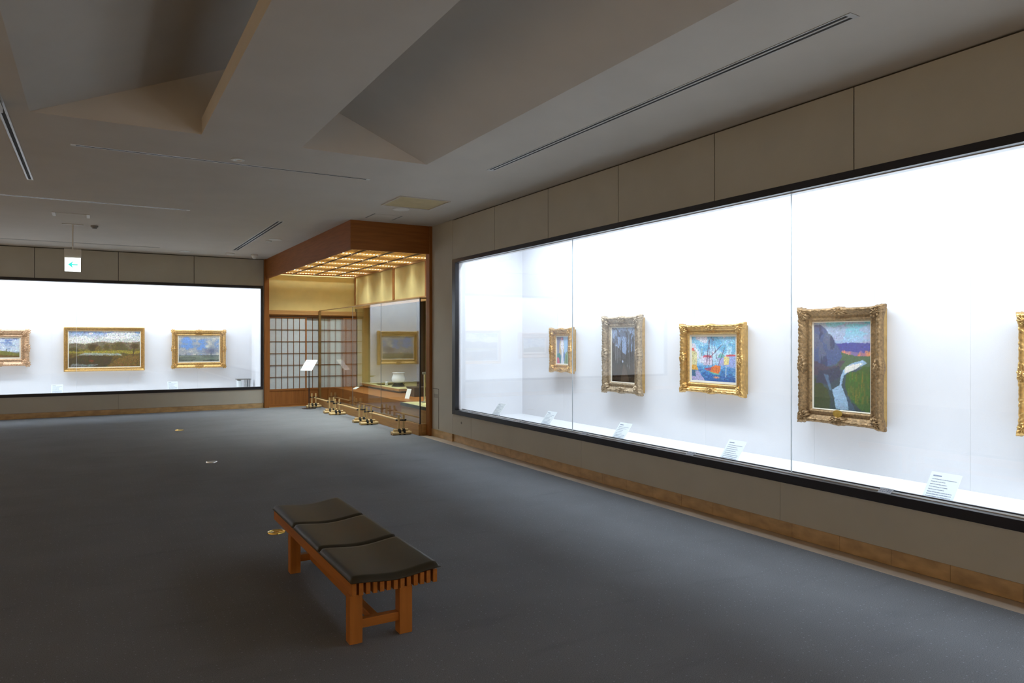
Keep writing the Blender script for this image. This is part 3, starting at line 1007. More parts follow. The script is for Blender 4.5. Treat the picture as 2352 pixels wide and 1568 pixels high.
# ------------------------------------------------------------------ caption cards and small plates
def printed_lines(w, h, seed, dense):
    rng = random.Random(seed)
    bm = bmesh.new()

    def dash(x0, x1, z, t):
        r = bmesh.ops.create_cube(bm, size=1)
        bmesh.ops.scale(bm, verts=r['verts'], vec=(x1 - x0, .0006, t))
        bmesh.ops.translate(bm, verts=r['verts'], vec=((x0 + x1) / 2, 0, z))
    dash(-w * .40, -w * .40 + w * .28, h * .41, .008)
    z = h * .33
    k = 0
    while z > -h * .44:
        x = -w * .40
        end = w * (.40 if k > 4 else .05 + .25 * rng.random())
        while x < end:
            l = w * (.05 + .16 * rng.random())
            dash(x, min(x + l, end), z, .0042 if k > 4 else .003)
            x += l + w * .015
        if k == 0:
            dash(w * .14, w * .40, z, .003)
        z -= h * (.052 if k > 4 else .062)
        k += 1
    return bm


def card(label, group, loc, rz, w=.198, h=.315, tilt=38, seed=1):
    t = thing('caption_card', label, 'label', loc, rz, group)
    a = R(tilt)
    M = Matrix.Rotation(-a, 4, 'X')
    M = Matrix.Translation((0, 0, .002)) @ M
    b = B((-w / 2, w / 2, 0, .003, 0, h))
    bmesh.ops.transform(b, verts=b.verts, matrix=M)
    obj('card_sheet', b, 'paper', t, local=True)
    p = printed_lines(w, h, seed, True)
    bmesh.ops.translate(p, verts=p.verts, vec=(0, -.0008, h / 2))
    bmesh.ops.transform(p, verts=p.verts, matrix=M)
    obj('printed_text', p, 'ink', t, local=True)
    b = B((-w * .2, w * .2, .10 * h, .11 * h, 0, h * .46))
    bmesh.ops.translate(b, verts=b.verts, vec=(0, .30 * h, 0))
    obj('prop', b, 'acrylic', t, local=True)
    return t


for k, (yy, who) in enumerate(((8.635, 'white caption card farthest along the right case, left of the portrait'), (7.375, 'white caption card below the small portrait'), (5.958, 'white caption card below and right of the dark woodland picture'),
                               (4.428, 'white caption card standing below and left of the river valley painting'), (2.64, 'large white caption card nearest the right edge of the photo'))):
    card(who, 'caption cards in the right case', (4.70, yy, CASE_FLOOR), R(-90), seed=k + 3)
for k, (xx, who) in enumerate(((-.641, 'white caption card at lower left of the wide pastoral landscape'), (1.425, 'white caption card at lower left of the cloudy seascape'))):
    card(who, 'caption cards in the far case', (xx, 16.54, CASE_FLOOR), 0, seed=k + 20)
for k, (yy, who) in enumerate(((9.0, 'small acrylic plate on the sill at the far left corner of the right case'), (7.683, 'small acrylic plate on the sill before the card of the portrait'), (6.281, 'small acrylic plate on the sill left of the woodland card'),
                               (4.688, 'small acrylic plate on the sill left of the valley card'), (2.875, 'small acrylic plate on the sill nearest the viewer'))):
    t = thing('sill_plate', who, 'plate', (W + .012, yy, CASE_Z0 + .066), R(-90), 'acrylic plates on the case sill')
    M = Matrix.Rotation(R(-62), 4, 'X')
    b = B((-.045, .045, 0, .003, 0, .055)); bmesh.ops.transform(b, verts=b.verts, matrix=M)
    obj('plate', b, 'acrylic', t, local=True)
    b = bmesh.new()
    rg = random.Random(k)
    for q in range(5):
        x = -.036 + q * .016
        for r_ in range(2):
            bb = B((x, x + .010, -.0008, 0, .012 + r_ * .02, .012 + r_ * .02 + .006 + .008 * rg.random()))
            me = bpy.data.meshes.new('tmp'); bb.to_mesh(me); bb.free(); b.from_mesh(me); bpy.data.meshes.remove(me)
    bmesh.ops.transform(b, verts=b.verts, matrix=M)
    obj('printed_text', b, 'ink', t, local=True)
# temperature recorder in the far case
t = thing('temperature_recorder', 'small climate recorder with white drum and dark top in the corner of the far case', 'recorder', (2.93, 17.15, CASE_FLOOR))
obj('top_plate', B((2.77, 3.08, 17.05, 17.25, .590, .606)), 'grey_plastic', t)
obj('base_plate', B((2.77, 3.08, 17.05, 17.25, CASE_FLOOR, .385)), 'grey_plastic', t)
obj('drum', T((2.83, 17.14, .385), (2.83, 17.14, .57), .052, n=24), 'paper', t)
obj('drum_cap', T((2.83, 17.14, .57), (2.83, 17.14, .59), .045, n=24), 'lacquer', t)
for xx in (2.945, 2.985, 3.03, 3.068):
    obj('post', B((xx - .008, xx + .008, 17.10, 17.13, .385, .59)), 'steel', t)
obj('rear_panel', B((2.98, 3.08, 17.2, 17.21, .385, .59)), 'acrylic', t)

# ------------------------------------------------------------------ wooden alcove
AX = 5.28           # plaster side wall of the alcove
AZ = 2.985          # underside of its lattice ceiling
TX, TY0 = 7.0, 10.40
cn = thing('alcove_canopy', 'deep wooden canopy with glowing reed lattice ceiling over the alcove', 'canopy', (4.0, 13.0, 2.83))
obj('fascia', B((3.25, 3.29, 10.31, D - .07, 2.832, ZC)), 'fascia_y', cn)
obj('fascia', B((3.25, 4.50, 10.27, 10.31, 2.832, ZC)), 'fascia_x', cn)
obj('canopy_top', B((3.29, AX + .05, 10.39, D - .07, 3.24, ZC + .02)), 'wood_pale_x', cn)
bmx = bmesh.new()
nsl = 150
rows = []
for k in range(nsl):
    y = 10.40 + (D - .02 - 10.40) * (k + .5) / nsl
    if min(abs(y - q) for q in LAMP_Y) < .022:
        continue
    rows.append((3.32, AX, y - .0125, y + .0125, AZ, AZ + .008))
rd = obj('reed_lattice', B(*rows), 'reed', cn)
rd['kind'] = 'stuff'
bt = []
k = 0
x = 3.33
while x < AX:
    bt.append((x - .006, x + .006, 10.40, D - .02, AZ - .010, AZ - .002))
    x += .0605
bo = obj('lattice_battens', B(*bt), 'reed', cn)
bo['kind'] = 'stuff'
for x in (3.829, 4.31, 4.795):
    obj('divider', B((x - .009, x + .009, 10.40, D - .004, AZ - .030, AZ)), 'dark_wood', cn)
for ly in LAMP_Y:
    obj('lamp_tube', T((3.33, ly, AZ + .004), (AX - .03, ly, AZ + .002), .007, n=10), 'tube_warm', cn)
obj('cornice', B((3.318, AX, D - .03, D - .005, AZ - .03, AZ - .0)), 'wood_x', cn)
obj('cornice', B((AX - .03, AX, 10.4, D - .03, AZ - .035, AZ)), 'wood_pale_y', cn)

for nm, bx, m, lb in (('post', (3.214, 3.315, D - .07, D + .06, 0, ZC), 'wood_z', 'square wooden post at the left end of the alcove'),
                      ('post', (4.50, 4.62, 10.25, 10.39, 0, ZC), 'wood_z', 'square wooden post at the right end of the alcove')):
    o = obj('alcove_post', B(bx, bev=.004), m, None, origin=((bx[0] + bx[1]) / 2, (bx[2] + bx[3]) / 2, 0))
    tag(o, lb, 'post', 'wooden alcove posts')

wa = struct('wall_alcove_far', B((3.315, AX, D + .02, D + .08, 2.12, ZC)), 'plaster_ochre', 'ochre plaster upper wall above the shoji screens')
wa['category'] = 'wall'
obj('lintel', B((3.315, AX, D - .05, D + .05, 2.055, 2.150), bev=.003), 'wood_pale_x', wa)
obj('head_track', B((3.315, AX, D - .02, D + .05, 2.005, 2.055)), 'dark_wood', wa)
obj('head_rail', B((3.315, AX, D - .03, D - .02, 2.030, 2.052)), 'wood_x', wa)
obj('corner_post', B((4.99, AX + .02, D - .02, D + .05, 0, 2.055)), 'wood_z', wa)
obj('floor_sill', B((3.315, 4.37, D - .04, D + .05, 0, .012)), 'wood_pale_x', wa)

ws = struct('wall_alcove_side', B((AX, AX + .06, 10.4, D, 2.30, AZ)), 'plaster_ochre', 'ochre plaster side wall high in the alcove')
ws['category'] = 'wall'
obj('lintel', B((AX - .012, AX + .07, 10.4, D, 2.215, 2.31), bev=.003), 'wood_pale_y', ws)
obj('post', B((AX - .02, AX + .07, 13.77, 13.86, 2.31, AZ)), 'wood_z', ws)
obj('post', B((AX - .02, AX + .07, 12.10, 12.19, 2.31, AZ)), 'wood_z', ws)
obj('post', B((AX - .02, AX + .05, D - .04, D, 2.31, AZ)), 'wood_z', ws)
# recess behind (tokonoma)
for nm, bx in (('wall_alcove_back', (TX, TX + .06, TY0, D + .02, 0, 2.55)), ('wall_alcove_end', (AX + .06, TX, D + .02, D + .08, 0, 2.55)),
               ('wall_alcove_near', (4.62, TX, TY0 - .06, TY0, 0, ZC)), ('ceiling_alcove', (AX + .06, TX + .06, TY0 - .06, D + .08, 2.55, 2.6))):
    struct(nm, B(bx), 'plaster_ochre', 'ochre plaster lining of the inner alcove, ' + nm.split('_')[-1] + ' side' if nm != 'ceiling_alcove' else 'low ochre ceiling over the inner alcove')['category'] = 'wall'
o = struct('floor_alcove', B((4.41, TX, TY0, D + .02, -.06, .10)), 'dark_wood', 'dark wooden floor of the alcove behind glass')
o['category'] = 'floor'
t = tag(obj('wooden_step', B((4.78, TX - .01, 11.86, D - .01, .10, .394), bev=.004), 'wood_y', None, origin=(5.4, 14.0, .10)), 'polished wooden step running along the alcove behind the glass', 'step')
t = thing('tatami_mat', 'pale green tatami mat at the near end of the alcove', 'tatami', (5.3, 11.1, .10), 0, 'tatami mats in the alcove')
obj('platform', B((4.665, TX - .01, TY0 + .03, 11.85, .10, .345)), 'wood_pale_y', t)
obj('mat', B((4.65, TX - .01, TY0 + .03, 11.85, .345, .394), bev=.003), 'tatami', t)
obj('border', B((4.645, 4.675, TY0 + .03, 11.85, .345, .396)), 'tatami_edge', t)
t = thing('tatami_platform', 'raised tatami platform with black underside holding the white jar', 'platform', (6.1, 15.0, .394))
obj('mat', B((5.40, TX, 13.83, D, .444, .486), bev=.003), 'tatami', t)
obj('front_edge', B((5.385, 5.40, 13.82, D, .440, .484)), 'wood_pale_y', t)
obj('front_edge', B((5.385, TX, 13.815, 13.83, .440, .484)), 'wood_pale_x', t)
obj('plinth', B((5.47, TX, 13.90, D, .394, .444)), 'lacquer', t)
# white jar on a black stand, black tray with a small cup
t = thing('porcelain_jar', 'white porcelain jar with flared lip on a black lacquer stand', 'jar', (5.66, 14.55, .486))
obj('jar_body', lathe([(0, .062), (.085, .062), (.130, .10), (.148, .155), (.140, .21), (.118, .255), (.122, .285), (.142, .302), (.136, .304), (.112, .285), (.108, .25), (.128, .20), (.11, .09), (0, .08)], 40, (5.66, 14.55, .486)), 'porcelain', t, smooth=True)
obj('stand', lathe([(0, 0), (.15, 0), (.155, .012), (.125, .03), (.138, .052), (.145, .062), (0, .062)], 40, (5.66, 14.55, .486)), 'lacquer', t, smooth=True)
t = thing('lacquer_tray', 'black lacquer tray lying left of the white jar', 'tray', (5.70, 15.35, .486))
obj('tray_plate', B((5.52, 5.88, 15.16, 15.54, .492, .502), bev=.004), 'lacquer', t)
for sx in (5.56, 5.84):
    obj('foot', B((sx - .02, sx + .02, 15.2, 15.5, .486, .492)), 'lacquer', t)
o = obj('tea_cup', lathe([(0, 0), (.03, 0), (.036, .03), (.034, .07), (.038, .085), (.034, .085), (.03, .06), (0, .01)], 24, (5.56, 15.0, .486)), 'porcelain', None, smooth=True, origin=(5.56, 15.0, .486))
tag(o, 'small white cup between the black tray and the white jar', 'cup')
# small cards in the alcove
for (x, y, z, lb) in ((5.05, 12.55, .394, 'white caption card standing upright in the alcove near its right post'), (4.98, 15.5, .394, 'tiny white card lying near the shoji end of the wooden step')):
    t = thing('caption_card', lb, 'label', (x, y, z), R(-70), 'caption cards in the alcove')
    tl = R(-20) if y < 13 else R(-66)
    b = B((-.06, .06, 0, .003, 0, .19 if y < 13 else .12)); bmesh.ops.transform(b, verts=b.verts, matrix=Matrix.Rotation(tl, 4, 'X'))
    obj('card_sheet', b, 'paper', t, local=True)
# dark pillar and wooden chest at the inner right
t = tag(obj('dark_pillar', B((5.61, 5.75, 13.28, 13.42, .394, 2.5), bev=.01), 'dark_wood', None, origin=(5.68, 13.35, .394)), 'dark wooden pillar standing inside the alcove', 'pillar')
t = thing('wooden_stool', 'small dark wooden block stool beside the dark pillar', 'stool', (5.45, 12.95, .394))
obj('top', B((5.30, 5.60, 12.80, 13.20, .55, .575), bev=.004), 'dark_wood', t)
obj('side', B((5.31, 5.34, 12.82, 13.18, .394, .55)), 'dark_wood', t)
obj('side', B((5.56, 5.59, 12.82, 13.18, .394, .55)), 'dark_wood', t)
obj('side', B((5.34, 5.56, 12.82, 12.85, .394, .55)), 'dark_wood', t)
# steel stanchion on the near tatami
t = thing('steel_stanchion', 'short steel stanchion on the pale tatami beside the glass corner', 'stanchion', (5.00, 11.60, .394))
obj('base', B((4.93, 5.07, 11.52, 11.68, .394, .410), bev=.003), 'steel', t)
obj('pole', T((5.00, 11.60, .41), (5.00, 11.60, .89), .016), 'chrome', t)
obj('clamp', B((4.965, 5.035, 11.575, 11.625, .89, .93), bev=.003), 'grey_plastic', t)

# shoji screens
def shoji(x0, x1, yy, label):
    t = thing('shoji_screen', label, 'screen', ((x0 + x1) / 2, yy, 0), 0, 'shoji screens at the back of the alcove')
    zt, zk = 2.005, .40
    obj('stile', B((x0, x0 + .026, yy - .015, yy + .015, .012, zt)), 'wood_z', t)
    obj('stile', B((x1 - .026, x1, yy - .015, yy + .015, .012, zt)), 'wood_z', t)
    obj('rail', B((x0 + .026, x1 - .026, yy - .015, yy + .015, zt - .022, zt)), 'wood_x', t)
    obj('rail', B((x0 + .026, x1 - .026, yy - .015, yy + .015, zk - .04, zk)), 'wood_x', t)
    obj('rail', B((x0 + .026, x1 - .026, yy - .015, yy + .015, .012, .062)), 'wood_x', t)
    obj('skirt_board', B((x0 + .026, x1 - .026, yy - .006, yy + .006, .062, zk - .04)), 'wood_z', t)
    xa, xb, za, zb = x0 + .026, x1 - .026, zk, zt - .022
    for i in range(6):
        for j in range(6):
            obj('paper_pane', B((xa + (xb - xa) * i / 6 + .001, xa + (xb - xa) * (i + 1) / 6 - .001, yy + .004, yy + .006, za + (zb - za) * j / 6 + .001, za + (zb - za) * (j + 1) / 6 - .001)), 'shoji_paper', t)
    for i in range(1, 6):
        x = xa + (xb - xa) * i / 6
        obj('upright_bar', B((x - .005, x + .005, yy - .012, yy + .004, za, zb)), 'bar_z', t)
    for j in range(1, 6):
        z = za + (zb - za) * j / 6
        obj('cross_bar', B((xa, xb, yy - .010, yy + .004, z - .005, z + .005)), 'bar_x', t)
    return t


shoji(3.316, 4.145, D + .005, 'shoji screen beside the left alcove post, six by six white paper panes')
shoji(4.13, 4.985, D + .040, 'shoji screen half hidden behind the standing glass')
o = struct('wall_shoji_backing', B((3.315, 5.3, D + .16, D + .2, 0, 2.12)), 'case_white', 'pale wall close behind the shoji paper')
o['category'] = 'wall'

# standing glass screen in front of the alcove
GXG = 4.395
gs = thing('glass_screen', 'tall glass enclosure on a wooden plinth in front of the alcove', 'glass screen', (GXG, 13.3, 0))
obj('plinth', B((4.37, 4.42, 10.37, D - .05, 0, .175), bev=.003), 'wood_pale_y', gs)
obj('plinth', B((4.42, 4.50, 10.37, 10.42, 0, .175), bev=.003), 'wood_pale_x', gs)
obj('plinth_cap', B((4.385, 4.41, 10.40, D - .06, .175, .19)), 'bronze', gs)
for a, b in zip((10.378, 12.139, 13.76), (12.139, 13.76, 16.12)):
    obj('glass_pane', B((4.392, 4.400, a + .002, b - .002, .19, 2.14)), 'alcove_glass', gs)
obj('glass_pane', B((4.402, 4.499, 10.372, 10.380, .175, 2.14)), 'alcove_glass', gs)
for j in (12.139, 13.76):
    obj('glass_joint', B((4.391, 4.401, j - .003, j + .003, .19, 2.14)), 'grey_plastic', gs)
obj('corner_joint', B((4.388, 4.404, 10.366, 10.382, .175, 2.14)), 'black_metal', gs)
obj('top_rail', B((4.385, 4.408, 10.37, 16.16, 2.14, 2.158)), 'bronze', gs)
obj('top_rail', B((4.408, 4.499, 10.366, 10.386, 2.14, 2.158)), 'bronze', gs)
obj('end_stile', B((4.375, 4.42, 16.12, 16.155, .19, 2.14)), 'bronze', gs)
obj('end_stile', B((4.375, 4.42, 16.175, 16.20, .19, 2.14)), 'bronze', gs)
obj('end_groove', B((4.382, 4.412, 16.155, 16.175, .19, 2.14)), 'black_metal', gs)

# bamboo barriers
def bamboo_pole(p0, p1, r, parent, name):
    bm_ = bmesh.new()
    p0, p1 = Vector(p0), Vector(p1)
    L = (p1 - p0).length
    n = max(1, int(L / .13))
    for k in range(n):
        a, b = p0.lerp(p1, k / n), p0.lerp(p1, (k + 1) / n)
        tube(bm_, a, b, r, r * .97, 12)
        if k:
            d = (p1 - p0).normalized() * .004
            tube(bm_, a - d, a + d, r * 1.12, r * 1.12, 12)
    return obj(name, bm_, 'bamboo', parent, smooth=False)


def rope_ring(c, axis, r, parent):
    bm_ = bmesh.new()
    c = Vector(c)
    for q in (-.012, 0, .012):
        d = Vector(axis)
        tube(bm_, c + d * (q - .006), c + d * (q + .006), r, r, 12)
    return obj('rope_lashing', bm_, 'rope', parent)


def barrier(y0, y1, label):
    t = thing('bamboo_barrier', label, 'barrier', (4.17, (y0 + y1) / 2, 0), 0, 'low bamboo barriers along the alcove glass')
    for y in (y0, y1):
        s = 1 if y == y0 else -1
        for dy in (-.032, .032):
            bamboo_pole((4.02, y + dy, .027), (4.335, y + dy, .027), .026, t, 'foot_log')
        bamboo_pole((4.05, y, .072), (4.29, y, .072), .020, t, 'foot_log')
        for dx in (-.035, .05):
            bamboo_pole((4.17 + dx, y, .09), (4.17 + dx, y, .315), .017, t, 'upright')
        rope_ring((4.14, y, .040), (1, 0, 0), .060, t)
        rope_ring((4.215, y, .040), (1, 0, 0), .060, t)
        bm_ = bmesh.new()
        tube(bm_, (4.09, y - .012 * s, .228), (4.26, y + .012 * s, .232), .012, n=8)
        tube(bm_, (4.10, y + .015, .236), (4.25, y - .015, .220), .010, n=8)
        obj('rope_lashing', bm_, 'rope', t)
    bamboo_pole((4.175, y0 - .06, .218), (4.175, y1 + .06, .218), .0135, t, 'rail')
    return t


barrier(15.83, 14.46, 'low bamboo barrier nearest the shoji screens')
barrier(14.06, 12.56, 'low bamboo barrier in the middle of the alcove front')
barrier(12.16, 10.62, 'low bamboo barrier nearest the right alcove post')

# information stand
t = thing('information_stand', 'thin black floor stand with tilted white text board before the shoji', 'stand', (4.02, 15.62, 0))
obj('base_plate', lathe([(0, 0), (.15, 0), (.15, .006), (.03, .012), (0, .012)], 32, (4.02, 15.62, 0)), 'black_metal', t)
obj('pole', T((4.02, 15.62, .01), (4.02, 15.62, .86), .010), 'black_metal', t)
M = Matrix.Translation((4.02, 15.62, .94)) @ Matrix.Rotation(R(-52), 4, 'Z') @ Matrix.Rotation(R(-42), 4, 'X')
b = B((-.15, .15, -.004, .004, -.15, .15)); bmesh.ops.transform(b, verts=b.verts, matrix=M)
bd = obj('text_board', b, 'paper', t)
p = printed_lines(.28, .27, 44, True); bmesh.ops.translate(p, verts=p.verts, vec=(0, -.005, 0)); bmesh.ops.transform(p, verts=p.verts, matrix=M)
obj('printed_text', p, 'ink', bd)
b = B((-.03, .03, .004, .02, -.12, .02)); bmesh.ops.transform(b, verts=b.verts, matrix=M)
obj('bracket', b, 'black_metal', t)

# ------------------------------------------------------------------ bench
bx0, bx1, by0, by1 = 1.085, 1.538, 3.405, 5.165
t = thing('gallery_bench', 'low slatted wooden bench with three dark leather cushions', 'bench', (1.3, 4.28, 0))
ns = 13
for k in range(ns):
    x = bx0 + (bx1 - .022 - bx0) * k / (ns - 1)
    u = k / (ns - 1)
    top = .308 - .020 * math.sin(math.pi * u) ** 2
    dy = .0015 * ((k * 7) % 3 - 1)
    obj('slat', B((x, x + .022, by0 + dy, by1 + dy, .242, top), bev=.0015), 'bench_wood_y', t)
for y0, y1 in ((3.425, 3.490), (4.655, 4.722)):
    for x0, x1 in ((1.080, 1.145), (1.340, 1.408)):
        obj('leg', B((x0, x1, y0, y1, 0, .242), bev=.003), 'bench_wood_z', t)
    obj('stretcher', B((1.145, 1.340, y0 + .012, y1 - .012, .068, .112), bev=.002), 'bench_wood_x', t)
obj('stretcher', B((1.205, 1.245, 3.478, 4.667, .072, .108), bev=.002), 'bench_wood_y', t)


def cushion(y0, y1):
    nx, ny = 26, 26
    bm_ = bmesh.new()
    top, bot = [], []
    x0, x1 = bx0 - .012, bx1 + .014
    for j in range(ny + 1):
        rt, rb = [], []
        for i in range(nx + 1):
            a, b = i / nx, j / ny
            ex = min(a, 1 - a) * (x1 - x0); ey = min(b, 1 - b) * (y1 - y0)
            r_ = .030
            fx = math.sqrt(max(0, 1 - (1 - min(ex / r_, 1)) ** 2)); fy = math.sqrt(max(0, 1 - (1 - min(ey / .022, 1)) ** 2))
            base = .311 - .018 * math.sin(math.pi * a) ** 2 + .010 * a * a
            puff = .024 * fx * fy * (1 + .10 * math.sin(math.pi * a) * math.sin(math.pi * b))
            x = x0 + (x1 - x0) * a; y = y0 + (y1 - y0) * b
            rt.append(bm_.verts.new((x, y, base + .004 + puff)))
            rb.append(bm_.verts.new((x + (.5 - a) * .004, y, base)))
        top.append(rt); bot.append(rb)
    for j in range(ny):
        for i in range(nx):
            bm_.faces.new((top[j][i], top[j][i + 1], top[j + 1][i + 1], top[j + 1][i]))
            bm_.faces.new((bot[j][i], bot[j + 1][i], bot[j + 1][i + 1], bot[j][i + 1]))
    for i in range(nx):
        bm_.faces.new((bot[0][i], bot[0][i + 1], top[0][i + 1], top[0][i]))
        bm_.faces.new((top[ny][i], top[ny][i + 1], bot[ny][i + 1], bot[ny][i]))
    for j in range(ny):
        bm_.faces.new((top[j][0], top[j + 1][0], bot[j + 1][0], bot[j][0]))
        bm_.faces.new((bot[j][nx], bot[j + 1][nx], top[j + 1][nx], top[j][nx]))
    bmesh.ops.recalc_face_normals(bm_, faces=bm_.faces)
    return bm_


L3 = (by1 - by0 + .03) / 3
for k in range(3):
    y0 = by0 - .018 + k * L3
    obj('cushion', cushion(y0 + .001, y0 + L3 - .001), 'leather', t, smooth=True)

# ------------------------------------------------------------------ ceiling fittings
def linear_diffuser(x, y0, y1, label, wd=.12):
    t = thing('linear_diffuser', label, 'air vent', (x, (y0 + y1) / 2, ZC - .02), 0, 'linear air diffusers in the ceiling')
    h = wd / 2
    for a, b in ((-h + .010, -.008), (.008, h - .010)):
        obj('slot', B((x + a, x + b, y0, y1, ZC - .0015, ZC - .0005)), 'slot_dark', t)
    for a, b in ((-h, -h + .010), (-.008, .008), (h - .010, h)):
        obj('blade', B((x + a, x + b, y0, y1, ZC - .0035, ZC - .0005)), 'alu', t)
    for yy in (y0 - .035, y1):
        obj('end_plate', B((x - h, x + h, yy, yy + .035, ZC - .0035, ZC - .0005)), 'alu', t)


linear_diffuser(3.56, 2.44, 6.51, 'long dark linear air diffuser in the ceiling above the right case', .082)
linear_diffuser(2.394, 10.95, 14.9, 'dark linear air diffuser in the ceiling before the alcove canopy', .105)


def track(p0, p1, label):
    (x0, y0), (x1, y1) = p0, p1
    t = thing('lighting_track', label, 'light track', ((x0 + x1) / 2, (y0 + y1) / 2, ZC - .02), 0, 'recessed lighting tracks in the ceiling')
    along_x = abs(y1 - y0) < 1e-3

    def bar(a0, a1, b0, b1, dz):
        if along_x:
            return B((a0, a1, y0 + b0, y0 + b1, ZC - dz, ZC - .0005))
        return B((x0 + b0, x0 + b1, a0, a1, ZC - dz, ZC - .0005))
    a0, a1 = (x0, x1) if along_x else (y0, y1)
    obj('groove', bar(a0, a1, -.014, .014, .0015), 'slot_dark', t)
    for b0, b1 in ((-.030, -.014), (.014, .030)):
        obj('edge', bar(a0, a1, b0, b1, .003), 'alu', t)
    for aa in (a0 - .04, a1):
        obj('end_cap', bar(aa, aa + .04, -.030, .030, .003), 'white_plastic', t)


track((-.15, 7.595), (2.58, 7.595), 'lighting track across the ceiling just past the gabled recess')
track((-3.2, 10.64), (1.08, 10.64), 'lighting track in the middle of the ceiling above the exit sign')
track((-3.8, 15.25), (1.08, 15.25), 'lighting track nearest the far display case')
track((-.615, 4.2), (-.615, 9.46), 'lighting track running away from the viewer at the far left')

# spotlight on the left track
t = thing('track_spotlight', 'white track spotlight cut off by the left edge of the photo', 'spotlight', (-.63, 6.45, ZC))
obj('adapter', B((-.655, -.60, 6.40, 6.62, ZC - .05, ZC - .012), bev=.005), 'white_plastic', t)
obj('arm', T((-.635, 6.45, ZC - .05), (-.64, 6.42, ZC - .13), .012), 'white_plastic', t)
obj('head', T((-.66, 6.45, ZC - .13), (-.72, 6.18, ZC - .27), .05, .065, n=24), 'white_plastic', t)
# square hatch grille
t = thing('ceiling_hatch', 'square ochre panel set in the ceiling in front of the alcove', 'hatch', (3.575, 8.595, ZC - .02))
obj('panel', B((3.25, 3.90, 8.28, 8.925, ZC - .004, ZC - .0005)), 'hatch_panel', t)
for bx in ((3.236, 3.250, 8.25, 8.937, ZC - .014, ZC - .0005), (3.90, 3.914, 8.25, 8.937, ZC - .014, ZC - .0005), (3.25, 3.90, 8.25, 8.264, ZC - .010, ZC - .0005), (3.25, 3.90, 8.923, 8.937, ZC - .010, ZC - .0005)):
    obj('rim', B(bx), 'ceiling', t)
# round speaker and disc fittings
def ceiling_disc(name, label, cat, x, y, prof, m, grp=None):
    o = obj(name, lathe([(r_, -z) for r_, z in prof], 28, (x, y, ZC - .0005)), m, None, smooth=False, origin=(x, y, ZC))
    return tag(o, label, cat, grp)


ceiling_disc('ceiling_speaker', 'flat white round fitting next to the square ceiling hatch', 'speaker', 3.577, 9.10, [(0, 0), (.115, 0), (.115, .006), (.10, .012), (0, .010)], 'white_plastic')
ceiling_disc('smoke_detector', 'small dark smoke detector right of the exit sign rod', 'detector', -.004, 12.83, [(0, 0), (.052, 0), (.052, .02), (.04, .028), (.03, .045), (0, .05)], 'grey_plastic')
ceiling_disc('smoke_detector', 'flat white detector near the far wall left of the dome camera', 'detector', 2.389, 15.5, [(0, 0), (.09, 0), (.088, .018), (.06, .034), (0, .036)], 'white_plastic')
ceiling_disc('dome_camera', 'white dome camera on the ceiling beside the alcove canopy', 'camera', 2.862, 15.5, [(0, 0), (.07, 0), (.07, .03), (.052, .04), (.048, .06), (.032, .085), (0, .092)], 'white_plastic')
ceiling_disc('sprinkler_cap', 'flat pale round cap in the ceiling above the far case', 'cap', 1.55, 15.6, [(0, 0), (.10, 0), (.10, .004), (0, .006)], 'white_plastic')
t = thing('downlight', 'small round recessed downlight beside the first lighting track', 'downlight', (1.209, 7.40, ZC))
obj('ring', lathe([(.038, -.002), (.062, -.001), (.066, -.006), (.040, -.010), (.038, -.002)], 28, (1.209, 7.40, ZC)), 'white_plastic', t)
obj('reflector', lathe([(0, -.0015), (.038, -.003)], 28, (1.209, 7.40, ZC)), 'chrome', t)
t = thing('ceiling_fitting', 'pair of small shiny ceiling fittings right of the linear diffuser', 'fitting', (2.71, 13.08, ZC))
obj('plate', lathe([(0, -.001), (.05, -.001), (.05, -.012), (0, -.02)], 20, (2.685, 13.22, ZC)), 'white_plastic', t)
obj('ring', lathe([(0, -.001), (.11, -.001), (.11, -.008), (0, -.010)], 28, (2.75, 12.98, ZC)), 'white_plastic', t)
ORD = ('first', 'second', 'third', 'fourth', 'fifth', 'sixth', 'seventh')
for wi_, (wx, wy) in enumerate(WASH):  # fittings for the added warm downlights, none of them in view
    t = thing('downlight', ORD[wi_] + ' assumed unseen warm downlight from the back wall along the left wall' if wi_ < 7 else ORD[wi_ - 7] + ' assumed unseen warm downlight from the left along the back wall', 'downlight', (wx, wy, ZC), 0, 'assumed warm downlights out of view')
    obj('ring', lathe([(.055, -.001), (.085, -.001), (.085, -.008), (.055, -.012), (.055, -.001)], 24, (wx, wy, ZC)), 'white_plastic', t)
    obj('lens', lathe([(0, -.0012), (.055, -.002)], 24, (wx, wy, ZC)), 'chrome', t)
# flush emergency lamp panel above the sign
t = thing('flush_lamp_panel', 'flush narrow ceiling panel with white ends above the exit sign', 'ceiling panel', (-.30, 11.87, ZC))
obj('cover', B((-.47, -.105, 11.73, 12.02, ZC - .005, ZC - .0005)), 'ceiling', t)
obj('end_cap', B((-.515, -.475, 11.71, 12.03, ZC - .010, ZC - .0005)), 'white_plastic', t)
obj('end_cap', B((-.10, -.06, 11.71, 12.03, ZC - .010, ZC - .0005)), 'white_plastic', t)
# access panel near the canopy
t = thing('access_panel', 'square access panel in the ceiling just before the canopy fascia', 'ceiling panel', (3.59, 9.8, ZC))
obj('cover', B((3.40, 3.78, 9.61, 9.99, ZC - .003, ZC - .0005)), 'ceiling', t)
for x in (3.386, 3.792):
    obj('edge', B((x - .008, x + .008, 9.60, 10.0, ZC - .004, ZC - .0005)), 'grey_plastic', t)

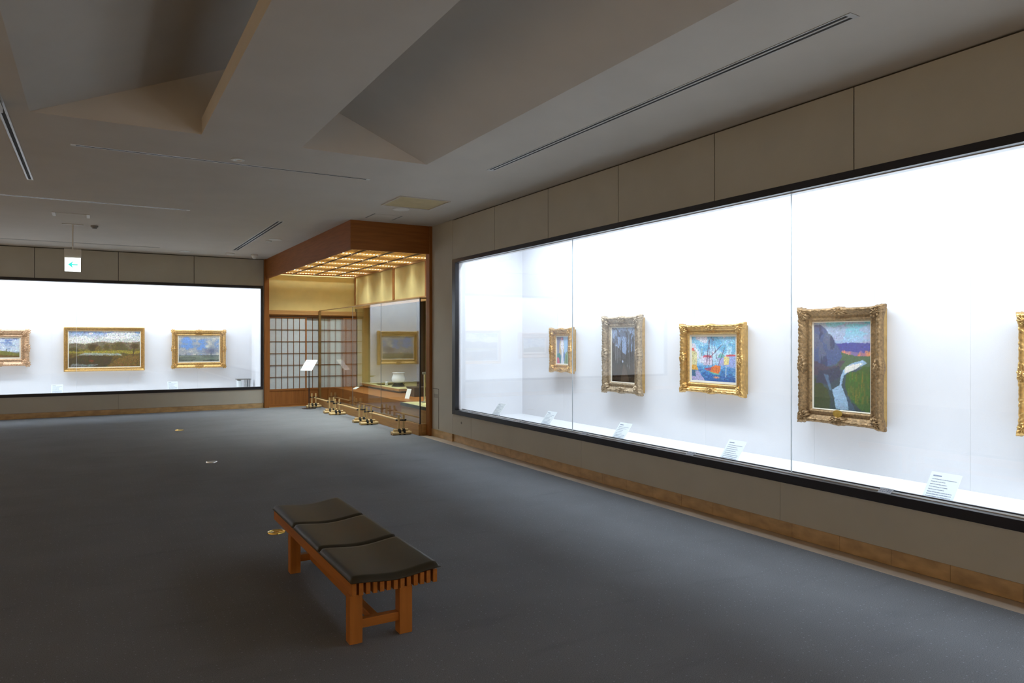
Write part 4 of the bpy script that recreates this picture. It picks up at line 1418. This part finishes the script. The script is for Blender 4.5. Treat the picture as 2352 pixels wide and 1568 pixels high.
# ------------------------------------------------------------------ exit sign
t = thing('exit_sign', 'hanging lit white sign with a green arrow pointing left', 'sign', (-.29, 12.80, ZC))
obj('ceiling_bar', B((-.43, -.15, 12.785, 12.815, ZC - .012, ZC - .0005)), 'white_plastic', t)
obj('rod', T((-.29, 12.80, 2.88), (-.29, 12.80, ZC - .012), .011), 'white_plastic', t)
obj('housing', B((-.402, -.178, 12.79, 12.85, 2.750, 2.880), bev=.006), 'white_plastic', t)
fr = obj('lamp_box', B((-.397, -.183, 12.788, 12.85, 2.535, 2.750), bev=.005), 'white_plastic', t)
obj('lit_face', B((-.394, -.186, 12.784, 12.788, 2.538, 2.747)), 'sign_white', t)
az, ax = 2.642, -.29
ya, yb = 12.780, 12.784
head = [(-.352, az), (-.282, az + .056), (-.306, az), (-.282, az - .056)]
vv = [(x_, y_, z_) for y_ in (ya, yb) for x_, z_ in head]
arrow = polymesh(vv, [(0, 1, 2), (0, 2, 3), (4, 6, 5), (4, 7, 6), (0, 4, 5, 1), (1, 5, 6, 2), (2, 6, 7, 3), (3, 7, 4, 0)])
r_ = bmesh.ops.create_cube(arrow, size=1)
bmesh.ops.scale(arrow, verts=r_['verts'], vec=(.088, yb - ya, .018))
bmesh.ops.translate(arrow, verts=r_['verts'], vec=(-.268, (ya + yb) / 2, az))
bmesh.ops.recalc_face_normals(arrow, faces=arrow.faces)
obj('arrow', arrow, 'sign_green', t)

# ------------------------------------------------------------------ floor outlets
for (x, y, m, lb) in ((1.221, 5.725, 'brass', 'brass floor outlet cover beside the far end of the bench'), (1.207, 12.96, 'brass', 'tiny brass floor outlet far across the carpet'), (1.235, 9.40, 'chrome', 'silver ringed floor outlet in the middle of the carpet')):
    t = thing('floor_outlet', lb, 'outlet', (x, y, 0), 0, 'round floor outlets in the carpet')
    obj('rim', lathe([(.050, .0), (.068, .0), (.066, .007), (.054, .009), (.050, .004)], 28, (x, y, 0.0005)), m, t)
    obj('lid', lathe([(0, .0), (.050, .0), (.050, .004), (.02, .006), (0, .006)], 28, (x, y, 0.0005)), m if m == 'brass' else 'grey_plastic', t)
    obj('latch', B((x - .02, x + .02, y - .006, y + .006, .0055, .010), bev=.002), m, t)
